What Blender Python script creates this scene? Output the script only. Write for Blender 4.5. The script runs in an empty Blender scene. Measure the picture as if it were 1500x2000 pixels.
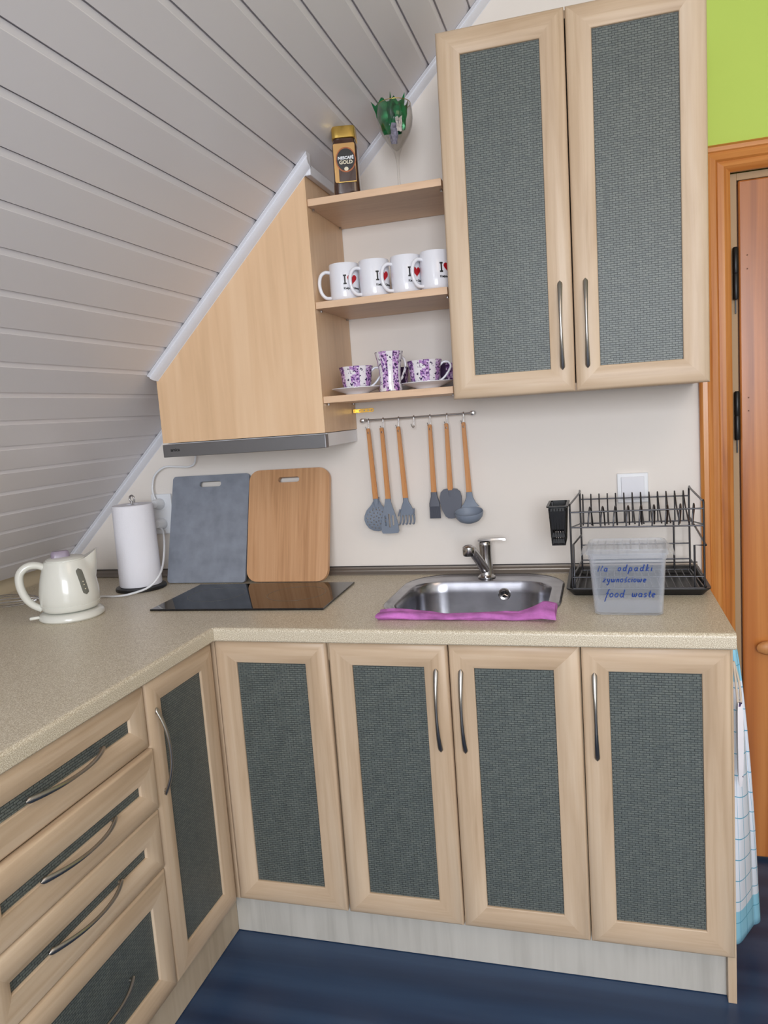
import bpy, bmesh, math, random
from mathutils import Vector, Matrix
random.seed(7)
S = bpy.context.scene
COL = S.collection
PI = math.pi
cos, sin, R = math.cos, math.sin, math.radians

# ------------------------------------------------------------------ camera
yaw, pit, rol, FPX = .2854, -.1277, -.0719, 1463.78
fw = Vector((-sin(yaw)*cos(pit), cos(yaw)*cos(pit), sin(pit)))
r0 = Vector((cos(yaw), sin(yaw), 0)); u0 = r0.cross(fw)
rr = r0*cos(rol) + u0*sin(rol); uu = -r0*sin(rol) + u0*cos(rol)
cam = bpy.data.cameras.new('camera'); co = bpy.data.objects.new('camera', cam); COL.objects.link(co)
M = Matrix((rr, uu, -fw)).transposed().to_4x4(); M.translation = Vector((.9364, -2.2139, 1.352))
co.matrix_world = M
cam.sensor_fit = 'VERTICAL'; cam.sensor_height = 36; cam.sensor_width = 27; cam.lens = FPX/2000*36
cam.clip_start = .02
S.camera = co

# ------------------------------------------------------------------ light
S.view_settings.view_transform = 'Standard'; S.view_settings.look = 'None'
S.view_settings.gamma = 1; S.view_settings.use_curve_mapping = False
S.view_settings.exposure = 0.08
w = bpy.data.worlds.new('sky'); S.world = w; w.use_nodes = True
w.node_tree.nodes['Background'].inputs[0].default_value = (.9, .94, 1, 1)
w.node_tree.nodes['Background'].inputs[1].default_value = .6
def area(name, loc, target, sx, sy, power, col):
    l = bpy.data.lights.new(name, 'AREA'); l.shape = 'RECTANGLE'; l.size = sx; l.size_y = sy
    l.energy = power; l.color = col
    o = bpy.data.objects.new(name, l); COL.objects.link(o); o.location = loc
    o.rotation_euler = (Vector(target)-Vector(loc)).to_track_quat('-Z', 'Y').to_euler()
    return o
area('window_daylight', (1.25, -4.16, 1.66), (.6, 0, .95), 1.5, 1.2, 90, (.90, .94, 1))
area('warm_top_fill', (1.7, -2.2, 2.58), (1.5, -1.6, 0), .9, .9, 7, (1, .74, .52))  # added fill with no fixture, warms the upper cabinets and wall

# ------------------------------------------------------------------ materials
def lin(c):
    return tuple(((v/255)/12.92 if v/255 <= .04045 else ((v/255+.055)/1.055)**2.4) for v in c) + (1,)
def base(name):
    m = bpy.data.materials.new(name); m.use_nodes = True
    return m, m.node_tree.nodes, m.node_tree.links, m.node_tree.nodes['Principled BSDF']
def mat(name, c, rough=.5, metal=0, spec=.5, bump=0, bscale=200, var=0, vscale=8, coat=0, aniso=0):
    m, n, l, b = base(name)
    b.inputs['Base Color'].default_value = lin(c); b.inputs['Roughness'].default_value = rough
    b.inputs['Metallic'].default_value = metal; b.inputs['Specular IOR Level'].default_value = spec
    b.inputs['Coat Weight'].default_value = coat
    tc = n.new('ShaderNodeTexCoord')
    if var:
        nz = n.new('ShaderNodeTexNoise'); nz.inputs['Scale'].default_value = vscale; nz.inputs['Detail'].default_value = 4
        l.new(tc.outputs['Object'], nz.inputs['Vector'])
        cr = n.new('ShaderNodeValToRGB'); cr.color_ramp.elements[0].position = .3; cr.color_ramp.elements[1].position = .7
        cr.color_ramp.elements[0].color = lin([max(0, v*(1-var)) for v in c]); cr.color_ramp.elements[1].color = lin([min(255, v*(1+var)) for v in c])
        l.new(nz.outputs[0], cr.inputs[0]); l.new(cr.outputs[0], b.inputs['Base Color'])
    if bump:
        nz = n.new('ShaderNodeTexNoise'); nz.inputs['Scale'].default_value = bscale
        l.new(tc.outputs['Object'], nz.inputs['Vector'])
        bp = n.new('ShaderNodeBump'); bp.inputs['Strength'].default_value = bump; bp.inputs['Distance'].default_value = .001
        l.new(nz.outputs[0], bp.inputs['Height']); l.new(bp.outputs[0], b.inputs['Normal'])
    return m
def wood(name, cols, axis='Z', rough=.45, fine=70, along=2.2, ring=0, knots=0, spec=.4, lo=.3, hi=.7):
    """streaky grain running along one object axis"""
    m, n, l, b = base(name)
    tc = n.new('ShaderNodeTexCoord'); mp = n.new('ShaderNodeMapping')
    s = [fine]*3; s['XYZ'.index(axis)] = along
    mp.inputs['Scale'].default_value = s
    l.new(tc.outputs['Object'], mp.inputs['Vector'])
    nz = n.new('ShaderNodeTexNoise'); nz.inputs['Scale'].default_value = 1; nz.inputs['Detail'].default_value = 5; nz.inputs['Distortion'].default_value = .6
    l.new(mp.outputs[0], nz.inputs['Vector'])
    mp2 = n.new('ShaderNodeMapping'); s2 = [fine*.13]*3; s2['XYZ'.index(axis)] = along*.55
    mp2.inputs['Scale'].default_value = s2; l.new(tc.outputs['Object'], mp2.inputs['Vector'])
    n2 = n.new('ShaderNodeTexNoise'); n2.inputs['Scale'].default_value = 1; n2.inputs['Detail'].default_value = 3; n2.inputs['Distortion'].default_value = 1.2
    l.new(mp2.outputs[0], n2.inputs['Vector'])
    mx = n.new('ShaderNodeMath'); mx.operation = 'MULTIPLY_ADD'; mx.inputs[1].default_value = .5
    h = n.new('ShaderNodeMath'); h.operation = 'MULTIPLY'; h.inputs[1].default_value = .5
    l.new(n2.outputs[0], h.inputs[0]); l.new(nz.outputs[0], mx.inputs[0]); l.new(h.outputs[0], mx.inputs[2])
    last = mx.outputs[0]
    if ring:
        wv = n.new('ShaderNodeTexWave'); wv.wave_type = 'RINGS'; wv.inputs['Scale'].default_value = ring
        wv.inputs['Distortion'].default_value = 5; wv.inputs['Detail'].default_value = 2; wv.inputs['Detail Scale'].default_value = 1.2
        mp3 = n.new('ShaderNodeMapping'); s3 = [1, 1, 1]; s3['XYZ'.index(axis)] = .09; mp3.inputs['Scale'].default_value = s3
        l.new(tc.outputs['Object'], mp3.inputs['Vector']); l.new(mp3.outputs[0], wv.inputs['Vector'])
        ad = n.new('ShaderNodeMath'); ad.operation = 'MULTIPLY_ADD'; ad.inputs[1].default_value = .3
        l.new(wv.outputs[0], ad.inputs[0]); q = n.new('ShaderNodeMath'); q.operation = 'MULTIPLY'; q.inputs[1].default_value = .7
        l.new(last, q.inputs[0]); l.new(q.outputs[0], ad.inputs[2]); last = ad.outputs[0]
    cr = n.new('ShaderNodeValToRGB'); e = cr.color_ramp.elements
    e[0].position = lo; e[1].position = hi; e[0].color = lin(cols[0]); e[1].color = lin(cols[-1])
    if len(cols) == 3:
        k = e.new((lo+hi)/2); k.color = lin(cols[1])
    l.new(last, cr.inputs[0]); l.new(cr.outputs[0], b.inputs['Base Color'])
    b.inputs['Roughness'].default_value = rough; b.inputs['Specular IOR Level'].default_value = spec
    bp = n.new('ShaderNodeBump'); bp.inputs['Strength'].default_value = .12; bp.inputs['Distance'].default_value = .0008
    l.new(nz.outputs[0], bp.inputs['Height']); l.new(bp.outputs[0], b.inputs['Normal'])
    return m
def woven():
    """grey-green woven paper cloth: short horizontal dashes over fine upright threads"""
    m, n, l, b = base('woven_grey_green')
    tc = n.new('ShaderNodeTexCoord'); sp = n.new('ShaderNodeSeparateXYZ'); l.new(tc.outputs['Object'], sp.inputs[0])
    cb = n.new('ShaderNodeCombineXYZ'); l.new(sp.outputs[0], cb.inputs[0]); l.new(sp.outputs[2], cb.inputs[1])
    wob = n.new('ShaderNodeTexNoise'); wob.inputs['Scale'].default_value = 90; l.new(tc.outputs['Object'], wob.inputs['Vector'])
    vm = n.new('ShaderNodeVectorMath'); vm.operation = 'MULTIPLY_ADD'; vm.inputs[1].default_value = (.004, .0016, 0)
    l.new(wob.outputs['Color'], vm.inputs[0]); l.new(cb.outputs[0], vm.inputs[2])
    br = n.new('ShaderNodeTexBrick'); br.inputs['Scale'].default_value = 1
    br.inputs['Brick Width'].default_value = .0140; br.inputs['Row Height'].default_value = .0052
    br.inputs['Mortar Size'].default_value = .0009; br.inputs['Mortar Smooth'].default_value = .6
    br.inputs['Color1'].default_value = lin((104, 110, 105)); br.inputs['Color2'].default_value = lin((90, 97, 95))
    br.inputs['Mortar'].default_value = lin((48, 55, 55)); br.offset = .5
    l.new(vm.outputs[0], br.inputs['Vector'])
    mp = n.new('ShaderNodeMapping'); mp.inputs['Scale'].default_value = (420, 420, 14); l.new(tc.outputs['Object'], mp.inputs['Vector'])
    nz = n.new('ShaderNodeTexNoise'); nz.inputs['Scale'].default_value = 1; nz.inputs['Detail'].default_value = 2; l.new(mp.outputs[0], nz.inputs['Vector'])
    mx = n.new('ShaderNodeMix'); mx.data_type = 'RGBA'; mx.blend_type = 'OVERLAY'; mx.inputs[0].default_value = .32
    l.new(br.outputs[0], mx.inputs[6]); l.new(nz.outputs[0], mx.inputs[7])
    l.new(mx.outputs[2], b.inputs['Base Color'])
    b.inputs['Roughness'].default_value = .42; b.inputs['Specular IOR Level'].default_value = .55
    bp = n.new('ShaderNodeBump'); bp.inputs['Strength'].default_value = .5; bp.inputs['Distance'].default_value = .0006
    iv = n.new('ShaderNodeMath'); iv.operation = 'SUBTRACT'; iv.inputs[0].default_value = 1; l.new(br.outputs['Fac'], iv.inputs[1])
    l.new(iv.outputs[0], bp.inputs['Height']); l.new(bp.outputs[0], b.inputs['Normal'])
    return m
def speckled():
    m, n, l, b = base('speckled_laminate')
    tc = n.new('ShaderNodeTexCoord'); nz = n.new('ShaderNodeTexNoise'); nz.inputs['Scale'].default_value = 560; nz.inputs['Detail'].default_value = 3
    l.new(tc.outputs['Object'], nz.inputs['Vector'])
    cr = n.new('ShaderNodeValToRGB'); e = cr.color_ramp.elements
    e[0].position = .36; e[0].color = lin((176, 162, 138)); e[1].position = .62; e[1].color = lin((234, 227, 210))
    k = e.new(.5); k.color = lin((204, 191, 167))
    l.new(nz.outputs[0], cr.inputs[0]); l.new(cr.outputs[0], b.inputs['Base Color'])
    b.inputs['Roughness'].default_value = .36; b.inputs['Specular IOR Level'].default_value = .5
    return m
def clear(name, tint=(225, 232, 240), mixf=.25, rough=.08, base_c=(235, 240, 248)):
    m, n, l, b = base(name)
    b.inputs['Base Color'].default_value = lin(base_c); b.inputs['Roughness'].default_value = rough
    t = n.new('ShaderNodeBsdfTransparent'); t.inputs[0].default_value = lin(tint)
    lw = n.new('ShaderNodeLayerWeight'); lw.inputs[0].default_value = .35
    mr = n.new('ShaderNodeMapRange'); mr.inputs[3].default_value = mixf; mr.inputs[4].default_value = .55
    l.new(lw.outputs['Facing'], mr.inputs[0])
    mx = n.new('ShaderNodeMixShader'); l.new(mr.outputs[0], mx.inputs[0]); l.new(t.outputs[0], mx.inputs[1]); l.new(b.outputs[0], mx.inputs[2])
    l.new(mx.outputs[0], n['Material Output'].inputs[0])
    return m
def glassy():
    m, n, l, b = base('drinking_glass')
    t = n.new('ShaderNodeBsdfTransparent'); t.inputs[0].default_value = (.975, .975, .97, 1)
    g = n.new('ShaderNodeBsdfGlossy'); g.inputs['Roughness'].default_value = .03
    fr = n.new('ShaderNodeLayerWeight'); fr.inputs[0].default_value = .15
    mx = n.new('ShaderNodeMixShader'); l.new(fr.outputs['Facing'], mx.inputs[0]); l.new(t.outputs[0], mx.inputs[1]); l.new(g.outputs[0], mx.inputs[2])
    l.new(mx.outputs[0], n['Material Output'].inputs[0])
    return m
def floral(name, scale=60, amount=.5, dark=False):
    """white china printed with lilac blossom clusters and dark violet sprigs in upright panels"""
    m, n, l, b = base(name)
    tc = n.new('ShaderNodeTexCoord')
    vo = n.new('ShaderNodeTexVoronoi'); vo.inputs['Scale'].default_value = scale*2.6; l.new(tc.outputs['Object'], vo.inputs['Vector'])
    nz = n.new('ShaderNodeTexNoise'); nz.inputs['Scale'].default_value = scale*.55; nz.inputs['Detail'].default_value = 2; l.new(tc.outputs['Object'], nz.inputs['Vector'])
    cr = n.new('ShaderNodeValToRGB'); cr.color_ramp.interpolation = 'CONSTANT'; e = cr.color_ramp.elements
    e[0].position = 0; e[0].color = lin((120, 84, 150)); e[1].position = .75; e[1].color = lin((225, 205, 232))
    for p, c in ((.22, (176, 130, 188)), (.42, (84, 52, 104)), (.55, (196, 160, 208))):
        k = e.new(p); k.color = lin(c)
    l.new(vo.outputs['Color'], cr.inputs[0])
    thr = n.new('ShaderNodeMath'); thr.operation = 'GREATER_THAN'; thr.inputs[1].default_value = .5 - (amount-.5)*.5
    l.new(nz.outputs[0], thr.inputs[0])
    sp = n.new('ShaderNodeSeparateXYZ'); l.new(tc.outputs['Object'], sp.inputs[0])
    at = n.new('ShaderNodeMath'); at.operation = 'ARCTAN2'; l.new(sp.outputs[1], at.inputs[0]); l.new(sp.outputs[0], at.inputs[1])
    pp = n.new('ShaderNodeMath'); pp.operation = 'PINGPONG'; pp.inputs[1].default_value = .5236; l.new(at.outputs[0], pp.inputs[0])
    bd = n.new('ShaderNodeMath'); bd.operation = 'GREATER_THAN'; bd.inputs[1].default_value = .22; l.new(pp.outputs[0], bd.inputs[0])
    ml = n.new('ShaderNodeMath'); ml.operation = 'MULTIPLY'; l.new(thr.outputs[0], ml.inputs[0]); l.new(bd.outputs[0], ml.inputs[1]); thr = ml
    mx = n.new('ShaderNodeMix'); mx.data_type = 'RGBA'; mx.inputs[6].default_value = lin((232, 228, 232) if not dark else (70, 52, 84))
    l.new(thr.outputs[0], mx.inputs[0]); l.new(cr.outputs[0], mx.inputs[7])
    nd = n.new('ShaderNodeTexNoise'); nd.inputs['Scale'].default_value = scale*1.5; nd.inputs['Detail'].default_value = 3; l.new(tc.outputs['Object'], nd.inputs['Vector'])
    t2 = n.new('ShaderNodeMath'); t2.operation = 'GREATER_THAN'; t2.inputs[1].default_value = .63; l.new(nd.outputs[0], t2.inputs[0])
    m2 = n.new('ShaderNodeMix'); m2.data_type = 'RGBA'; m2.inputs[7].default_value = lin((58, 44, 80))
    l.new(t2.outputs[0], m2.inputs[0]); l.new(mx.outputs[2], m2.inputs[6]); l.new(m2.outputs[2], b.inputs['Base Color'])
    b.inputs['Roughness'].default_value = .15
    return m
def check_towel():
    """white cotton with thin blue checks and pale blue borders, follows the cloth's own weave (UV)"""
    m, n, l, b = base('check_towel')
    uv = n.new('ShaderNodeUVMap'); sp = n.new('ShaderNodeSeparateXYZ'); l.new(uv.outputs[0], sp.inputs[0])
    def line(out, period, width):
        a = n.new('ShaderNodeMath'); a.operation = 'PINGPONG'; a.inputs[1].default_value = period/2; l.new(out, a.inputs[0])
        g = n.new('ShaderNodeMath'); g.operation = 'LESS_THAN'; g.inputs[1].default_value = width; l.new(a.outputs[0], g.inputs[0]); return g.outputs[0]
    lx = line(sp.outputs[0], .055, .0016); ly = line(sp.outputs[1], .055, .0013)
    mxx = n.new('ShaderNodeMath'); mxx.operation = 'MAXIMUM'; l.new(lx, mxx.inputs[0]); l.new(ly, mxx.inputs[1])
    b1 = n.new('ShaderNodeMath'); b1.operation = 'LESS_THAN'; b1.inputs[1].default_value = .085; l.new(sp.outputs[1], b1.inputs[0])
    b2 = n.new('ShaderNodeMath'); b2.operation = 'GREATER_THAN'; b2.inputs[1].default_value = .675; l.new(sp.outputs[1], b2.inputs[0])
    bb = n.new('ShaderNodeMath'); bb.operation = 'MAXIMUM'; l.new(b1.outputs[0], bb.inputs[0]); l.new(b2.outputs[0], bb.inputs[1])
    m1 = n.new('ShaderNodeMix'); m1.data_type = 'RGBA'; m1.inputs[6].default_value = lin((226, 230, 240)); m1.inputs[7].default_value = lin((146, 204, 228)); l.new(bb.outputs[0], m1.inputs[0])
    m2 = n.new('ShaderNodeMix'); m2.data_type = 'RGBA'; m2.inputs[7].default_value = lin((96, 166, 196)); l.new(mxx.outputs[0], m2.inputs[0]); l.new(m1.outputs[2], m2.inputs[6])
    l.new(m2.outputs[2], b.inputs['Base Color']); b.inputs['Roughness'].default_value = .9
    return m
WF = [(184, 157, 128), (202, 177, 149), (212, 190, 164)]
m_fz = wood('birch_upright', WF, 'Z', .4, 60, 2.5, lo=.34, hi=.64)
m_fx = wood('birch_level', WF, 'X', .4, 60, 2.5, lo=.34, hi=.64)
m_body = mat('cabinet_carcass', (206, 186, 156), .5)
m_dark = mat('dark_cavity', (60, 48, 40), .8)
m_kick = wood('kick_grey_birch', [(178, 174, 166), (196, 192, 184), (204, 200, 192)], 'Z', .5, 50, 3)
m_kick2 = wood('kick_tan_birch', [(176, 158, 134), (194, 176, 152), (204, 188, 166)], 'Z', .5, 50, 3)
m_beech = wood('maple_upright', [(212, 176, 138), (224, 188, 150), (232, 199, 163)], 'Z', .36, 45, 2.4, spec=.5)
m_shelf = wood('maple_level', [(208, 172, 140), (222, 188, 156), (228, 196, 166)], 'X', .42, 90, 5)
m_pine = wood('varnished_pine', [(130, 64, 22), (188, 116, 52), (208, 142, 76)], 'Z', .3, 75, 1.6, spec=.55, lo=.36, hi=.62)
m_pinex = wood('varnished_pine_level', [(130, 64, 22), (188, 116, 52), (208, 142, 76)], 'X', .3, 75, 1.6, spec=.55, lo=.36, hi=.62)
m_leaf = wood('pine_door_leaf', [(134, 70, 28), (184, 110, 50), (204, 134, 70)], 'Z', .3, 26, .8, spec=.55, lo=.36, hi=.62)
m_gap = mat('pale_rebate', (172, 140, 104), .6)
m_weave = woven()
m_top = speckled()
m_pvc = mat('white_ceiling_board', (224, 221, 224), .3, spec=.5)
m_trim = mat('white_plastic_trim', (226, 227, 234), .3)
m_wall = mat('cream_paint', (233, 226, 219), .85, bump=.15, bscale=60)
m_green = mat('lime_green_paint', (190, 214, 100), .85, bump=.15, bscale=60)
m_plain = mat('white_paint', (225, 222, 214), .9)
m_tan = mat('tan_paint', (200, 184, 156), .7)
m_floor = wood('dark_blue_laminate', [(30, 48, 78), (42, 64, 96), (54, 78, 110)], 'X', .33, 30, 2.0, ring=3, spec=.5, lo=.25, hi=.75)
m_steel = mat('brushed_steel', (170, 168, 168), .3, 1)
m_sink = mat('sink_steel', (168, 168, 174), .24, 1, var=.08, vscale=20)
m_chrome = mat('chrome', (186, 184, 184), .2, 1)
m_handle = mat('satin_nickel', (168, 164, 158), .28, 1)
m_hood = mat('hood_steel', (134, 134, 137), .4, .85)
m_strip = mat('bronze_grey_strip', (138, 130, 122), .35, .6)
m_rubber = mat('dark_gasket', (50, 46, 46), .6)
m_white = mat('white_plastic', (232, 234, 238), .3)
m_ceramic = mat('white_ceramic', (232, 233, 240), .12)
m_kettle = mat('cream_kettle_plastic', (226, 226, 218), .22, coat=.3)
m_gauge = mat('grey_gauge', (112, 112, 104), .25)
m_paper = mat('kitchen_paper', (238, 238, 246), .95, bump=.5, bscale=260)
m_black = mat('black_plastic', (22, 22, 24), .35)
m_bglass = mat('black_glass', (10, 11, 14), .05, spec=.7)
m_wire = mat('grey_wire', (78, 78, 82), .28, .8)
m_slate = mat('grey_board_plastic', (134, 140, 152), .45, var=.07, vscale=22)
m_bamboo = wood('bamboo_upright', [(172, 124, 84), (202, 154, 112), (214, 168, 128)], 'Z', .42, 110, 3)
m_bh = wood('bamboo_handle', [(172, 110, 60), (198, 138, 84), (210, 152, 98)], 'Z', .45, 150, 6)
m_sil = mat('grey_silicone', (122, 132, 148), .5)
m_sil2 = mat('dark_grey_silicone', (92, 96, 108), .5)
m_pink = mat('pink_cloth', (190, 112, 186), .95, bump=.8, bscale=300, var=.12, vscale=30)
m_purple = mat('violet_grey_plastic', (150, 138, 156), .3)
m_brass = mat('brass', (205, 165, 85), .25, 1)
m_gold = mat('gold_lid', (212, 178, 96), .25, .9)
m_goldlab = mat('gold_label', (168, 130, 80), .3, .6)
m_brownjar = mat('coffee_brown_glass', (64, 38, 26), .1, coat=.5)
m_blacklab = mat('black_label', (20, 14, 12), .25)
m_copper = mat('copper_ring', (140, 82, 52), .3, .7)
m_ivory = mat('ivory_print', (226, 216, 190), .5)
m_ink = mat('black_print', (18, 18, 20), .5)
m_red = mat('red_print', (178, 14, 30), .4)
m_blue = mat('blue_marker', (20, 60, 140), .6)
m_clear = clear('clear_box_plastic', (251, 252, 254), .07, .12)
m_glass = glassy()
m_gfoil = mat('green_foil', (14, 104, 58), .28, .3, var=.3, vscale=60)
m_sachet = mat('grey_sachet', (136, 132, 148), .5, var=.25, vscale=80)
m_sachet2 = mat('pale_sachet', (214, 204, 198), .6, var=.1, vscale=80)
m_fl1 = floral('floral_cup', 85, .75)
m_fl2 = floral('floral_mug', 80, .75)
m_fl3 = floral('floral_dark', 70, .7, True)
m_check = check_towel()
m_loop = mat('tan_cloth', (206, 190, 172), .9)
m_mitt = floral('printed_cloth', 22, .2)
m_hinge = mat('black_hinge', (26, 26, 28), .35, .4)
m_burn = mat('burnt_mark', (110, 66, 34), .6)

# ------------------------------------------------------------------ mesh helpers
def tag(o, label=None, cat=None, group=None, kind=None):
    if label: o['label'] = label
    if cat: o['category'] = cat
    if group: o['group'] = group
    if kind: o['kind'] = kind
    return o
def obj(name, bm, mats, parent=None, smooth=None, loc=None, rot=None):
    bmesh.ops.recalc_face_normals(bm, faces=bm.faces)
    me = bpy.data.meshes.new(name); bm.to_mesh(me); bm.free()
    for m in (mats if isinstance(mats, (list, tuple)) else [mats]): me.materials.append(m)
    o = bpy.data.objects.new(name, me); COL.objects.link(o)
    if smooth is not None:
        for p in me.polygons: p.use_smooth = True
        try: me.set_sharp_from_angle(angle=R(smooth))
        except Exception: pass
    if parent: o.parent = parent
    if loc: o.location = loc
    if rot: o.rotation_euler = rot
    return o
def root(name, loc, label, cat, group=None, rz=0, rot=None):
    o = bpy.data.objects.new(name, None); COL.objects.link(o); o.location = loc
    o.rotation_euler = rot if rot else (0, 0, rz); o.empty_display_size = .05
    return tag(o, label, cat, group)
def box(bm, x0, x1, y0, y1, z0, z1, bev=0, mi=0, seg=2):
    vs = [bm.verts.new((x, y, z)) for x in (x0, x1) for y in (y0, y1) for z in (z0, z1)]
    fs = [bm.faces.new([vs[i] for i in f]) for f in ((0,1,3,2),(4,6,7,5),(0,4,5,1),(2,3,7,6),(0,2,6,4),(1,5,7,3))]
    for f in fs: f.material_index = mi
    if bev:
        es = list({e for f in fs for e in f.edges})
        r = bmesh.ops.bevel(bm, geom=es, offset=bev, segments=seg, affect='EDGES', profile=.5)
        for f in r['faces']: f.material_index = mi
    return bm
def B(*a, **k): return box(bmesh.new(), *a, **k)
def loft(bm, rings, cap=True, mi=0, closed=True):
    vr = [[bm.verts.new(p) for p in r] for r in rings]
    n = len(vr[0])
    for a, b in zip(vr[:-1], vr[1:]):
        for i in range(n if closed else n-1):
            j = (i+1) % n
            try:
                f = bm.faces.new((a[i], a[j], b[j], b[i])); f.material_index = mi
            except ValueError: pass
    if cap and closed:
        for r in (vr[0], vr[-1]):
            try:
                f = bm.faces.new(r); f.material_index = mi
            except ValueError: pass
    return bm
def lathe(bm, prof, n=40, cx=0, cy=0, mi=0, cap=True):
    rings = [[(cx+r*cos(2*PI*i/n), cy+r*sin(2*PI*i/n), z) for i in range(n)] for r, z in prof]
    return loft(bm, rings, cap, mi)
def smoothpath(pts, sub=6):
    P = [Vector(p) for p in pts]; out = []
    for i in range(len(P)-1):
        a, b, c, d = P[max(i-1, 0)], P[i], P[i+1], P[min(i+2, len(P)-1)]
        for k in range(sub):
            t = k/sub
            out.append(.5*((2*b)+(c-a)*t+(2*a-5*b+4*c-d)*t*t+(3*b-a-3*c+d)*t**3))
    out.append(P[-1]); return out
def tube(bm, pts, r, n=8, sub=0, mi=0, ry=None, up=None, closed=False):
    """sweep a circle or ellipse (r, ry may be numbers or functions of t) along pts"""
    P = smoothpath(pts, sub) if sub else [Vector(p) for p in pts]
    N = len(P); rings = []; prev = None
    for i, p in enumerate(P):
        if closed: t = (P[(i+1) % N]-P[i-1])
        else: t = (P[min(i+1, N-1)]-P[max(i-1, 0)])
        t.normalize()
        if prev is None:
            ref = Vector(up) if up else (Vector((0, 0, 1)) if abs(t.z) < .9 else Vector((1, 0, 0)))
            a = t.cross(ref).normalized()
        else:
            a = (prev - t*prev.dot(t)).normalized()
        prev = a; b = t.cross(a)
        s = i/(N-1) if N > 1 else 0
        ra = r(s) if callable(r) else r; rb = (ry(s) if callable(ry) else ry) if ry is not None else ra
        rings.append([p + a*ra*cos(2*PI*k/n) + b*rb*sin(2*PI*k/n) for k in range(n)])
    if closed: rings.append(rings[0]); return loft(bm, rings, False, mi)
    return loft(bm, rings, True, mi)
def rrect(cx, cy, w, d, r, z, n=8):
    """rounded rectangle ring in the xy plane"""
    r = min(r, w/2-1e-5, d/2-1e-5); out = []
    for q, (sx, sy) in enumerate(((1, 1), (-1, 1), (-1, -1), (1, -1))):
        for k in range(n+1):
            a = q*PI/2 + k*PI/2/n
            out.append((cx+sx*(w/2-r)+r*cos(a), cy+sy*(d/2-r)+r*sin(a), z))
    return out
def prism(bm, poly, axis, a0, a1, mi=0):
    """extrude a 2D polygon along an axis; poly in the other two axes (in xyz order)"""
    def P(u, v, a): return {'X': (a, u, v), 'Y': (u, a, v), 'Z': (u, v, a)}[axis]
    return loft(bm, [[P(u, v, a0) for u, v in poly], [P(u, v, a1) for u, v in poly]], True, mi)
def plate_holes(bm, outer, holes, T0, T1):
    """flat plate with holes; outer / holes are 2D loops, T0/T1 map 2D -> 3D for the two faces"""
    layers = []
    for T in (T0, T1):
        loops = []; edges = []
        for lp in [outer]+holes:
            vs = [bm.verts.new(T(u, v)) for u, v in lp]; loops.append(vs)
            for i in range(len(vs)): edges.append(bm.edges.new((vs[i], vs[(i+1) % len(vs)])))
        bmesh.ops.triangle_fill(bm, edges=edges, use_beauty=True)
        layers.append(loops)
    for a, b in zip(*layers):
        for i in range(len(a)):
            j = (i+1) % len(a); bm.faces.new((a[i], a[j], b[j], b[i]))
    return bm
def circ(cx, cy, r, n=24, ry=None): return [(cx+r*cos(2*PI*i/n), cy+(ry or r)*sin(2*PI*i/n)) for i in range(n)]
def rr2(cx, cy, w, h, r, n=6): return [(x, y) for x, y, z in rrect(cx, cy, w, h, r, 0, n)]
def text_bm(s, size, extrude=.0002, align='CENTER', bold=0, sx=1):
    cu = bpy.data.curves.new('lettering', 'FONT'); cu.body = s; cu.size = size; cu.extrude = extrude; cu.align_x = align
    cu.offset = bold; cu.resolution_u = 3
    o = bpy.data.objects.new('lettering', cu); COL.objects.link(o)
    dg = bpy.context.evaluated_depsgraph_get(); me = bpy.data.meshes.new_from_object(o.evaluated_get(dg))
    bm = bmesh.new(); bm.from_mesh(me); bpy.data.meshes.remove(me)
    bpy.data.objects.remove(o); bpy.data.curves.remove(cu)
    for v in bm.verts: v.co.x *= sx
    return bm
def wrap(bm, rad, ang0, z0):
    """bend flat lettering (x right, y up) round an upright cylinder"""
    for v in bm.verts:
        a = ang0 + v.co.x/rad; r = rad + v.co.z; z = z0+v.co.y
        v.co = Vector((r*cos(a), r*sin(a), z))
    return bm
def xf(bm, f):
    for v in bm.verts: v.co = Vector(f(v.co))
    return bm

# ------------------------------------------------------------------ measures
H = .86; D = .60; W = 1.1913; TH = .034
XS = -.9603; ANG = .7761; ca, sa = cos(ANG), sin(ANG)
ZC = 2.75
def on(s, off=0, y=0): return (XS+s*ca+off*sa, y, .86+s*sa-off*ca)      # point on the sloping ceiling, off = towards the room
# ------------------------------------------------------------------ room
def struct(name, bm, m, **k): return tag(obj(name, bm, m, **k), kind='structure')
DX0, DX1, DZ = 1.28, 2.12, 1.909
bm = bmesh.new()
box(bm, -1.2, 1.200, 0, .12, 0, ZC)
box(bm, 1.200, 1.275, 0, .12, 0, ZC, mi=1); box(bm, DX1, 2.7, 0, .12, 0, ZC, mi=1); box(bm, 1.275, DX1, 0, .12, DZ+.005, ZC, mi=1)
struct('wall_back', bm, [m_wall, m_green])
struct('floor', B(-1.2, 2.7, -4.3, .3, -.05, 0), m_floor)
bm = bmesh.new(); box(bm, -1.05, -.952, -4.3, -.0005, 0, .955); box(bm, -1.05, -.925, -4.3, -.0005, .955, 1.0)
struct('wall_left', bm, m_tan)
struct('wall_right', B(2.7, 2.8, -4.3, .12, 0, ZC), m_plain)
bm = bmesh.new()
box(bm, -1.2, .5, -4.3, -4.2, 0, ZC); box(bm, 2.0, 2.7, -4.3, -4.2, 0, ZC); box(bm, .5, 2.0, -4.3, -4.2, 0, 1.12); box(bm, .5, 2.0, -4.3, -4.2, 2.32, ZC)
struct('wall_front', bm, m_plain)
bm = bmesh.new()
for a in ((.5, .56, 1.12, 2.32), (1.94, 2.0, 1.12, 2.32), (1.22, 1.28, 1.12, 2.32)): box(bm, a[0], a[1], -4.29, -4.24, a[2], a[3], .004)
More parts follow.
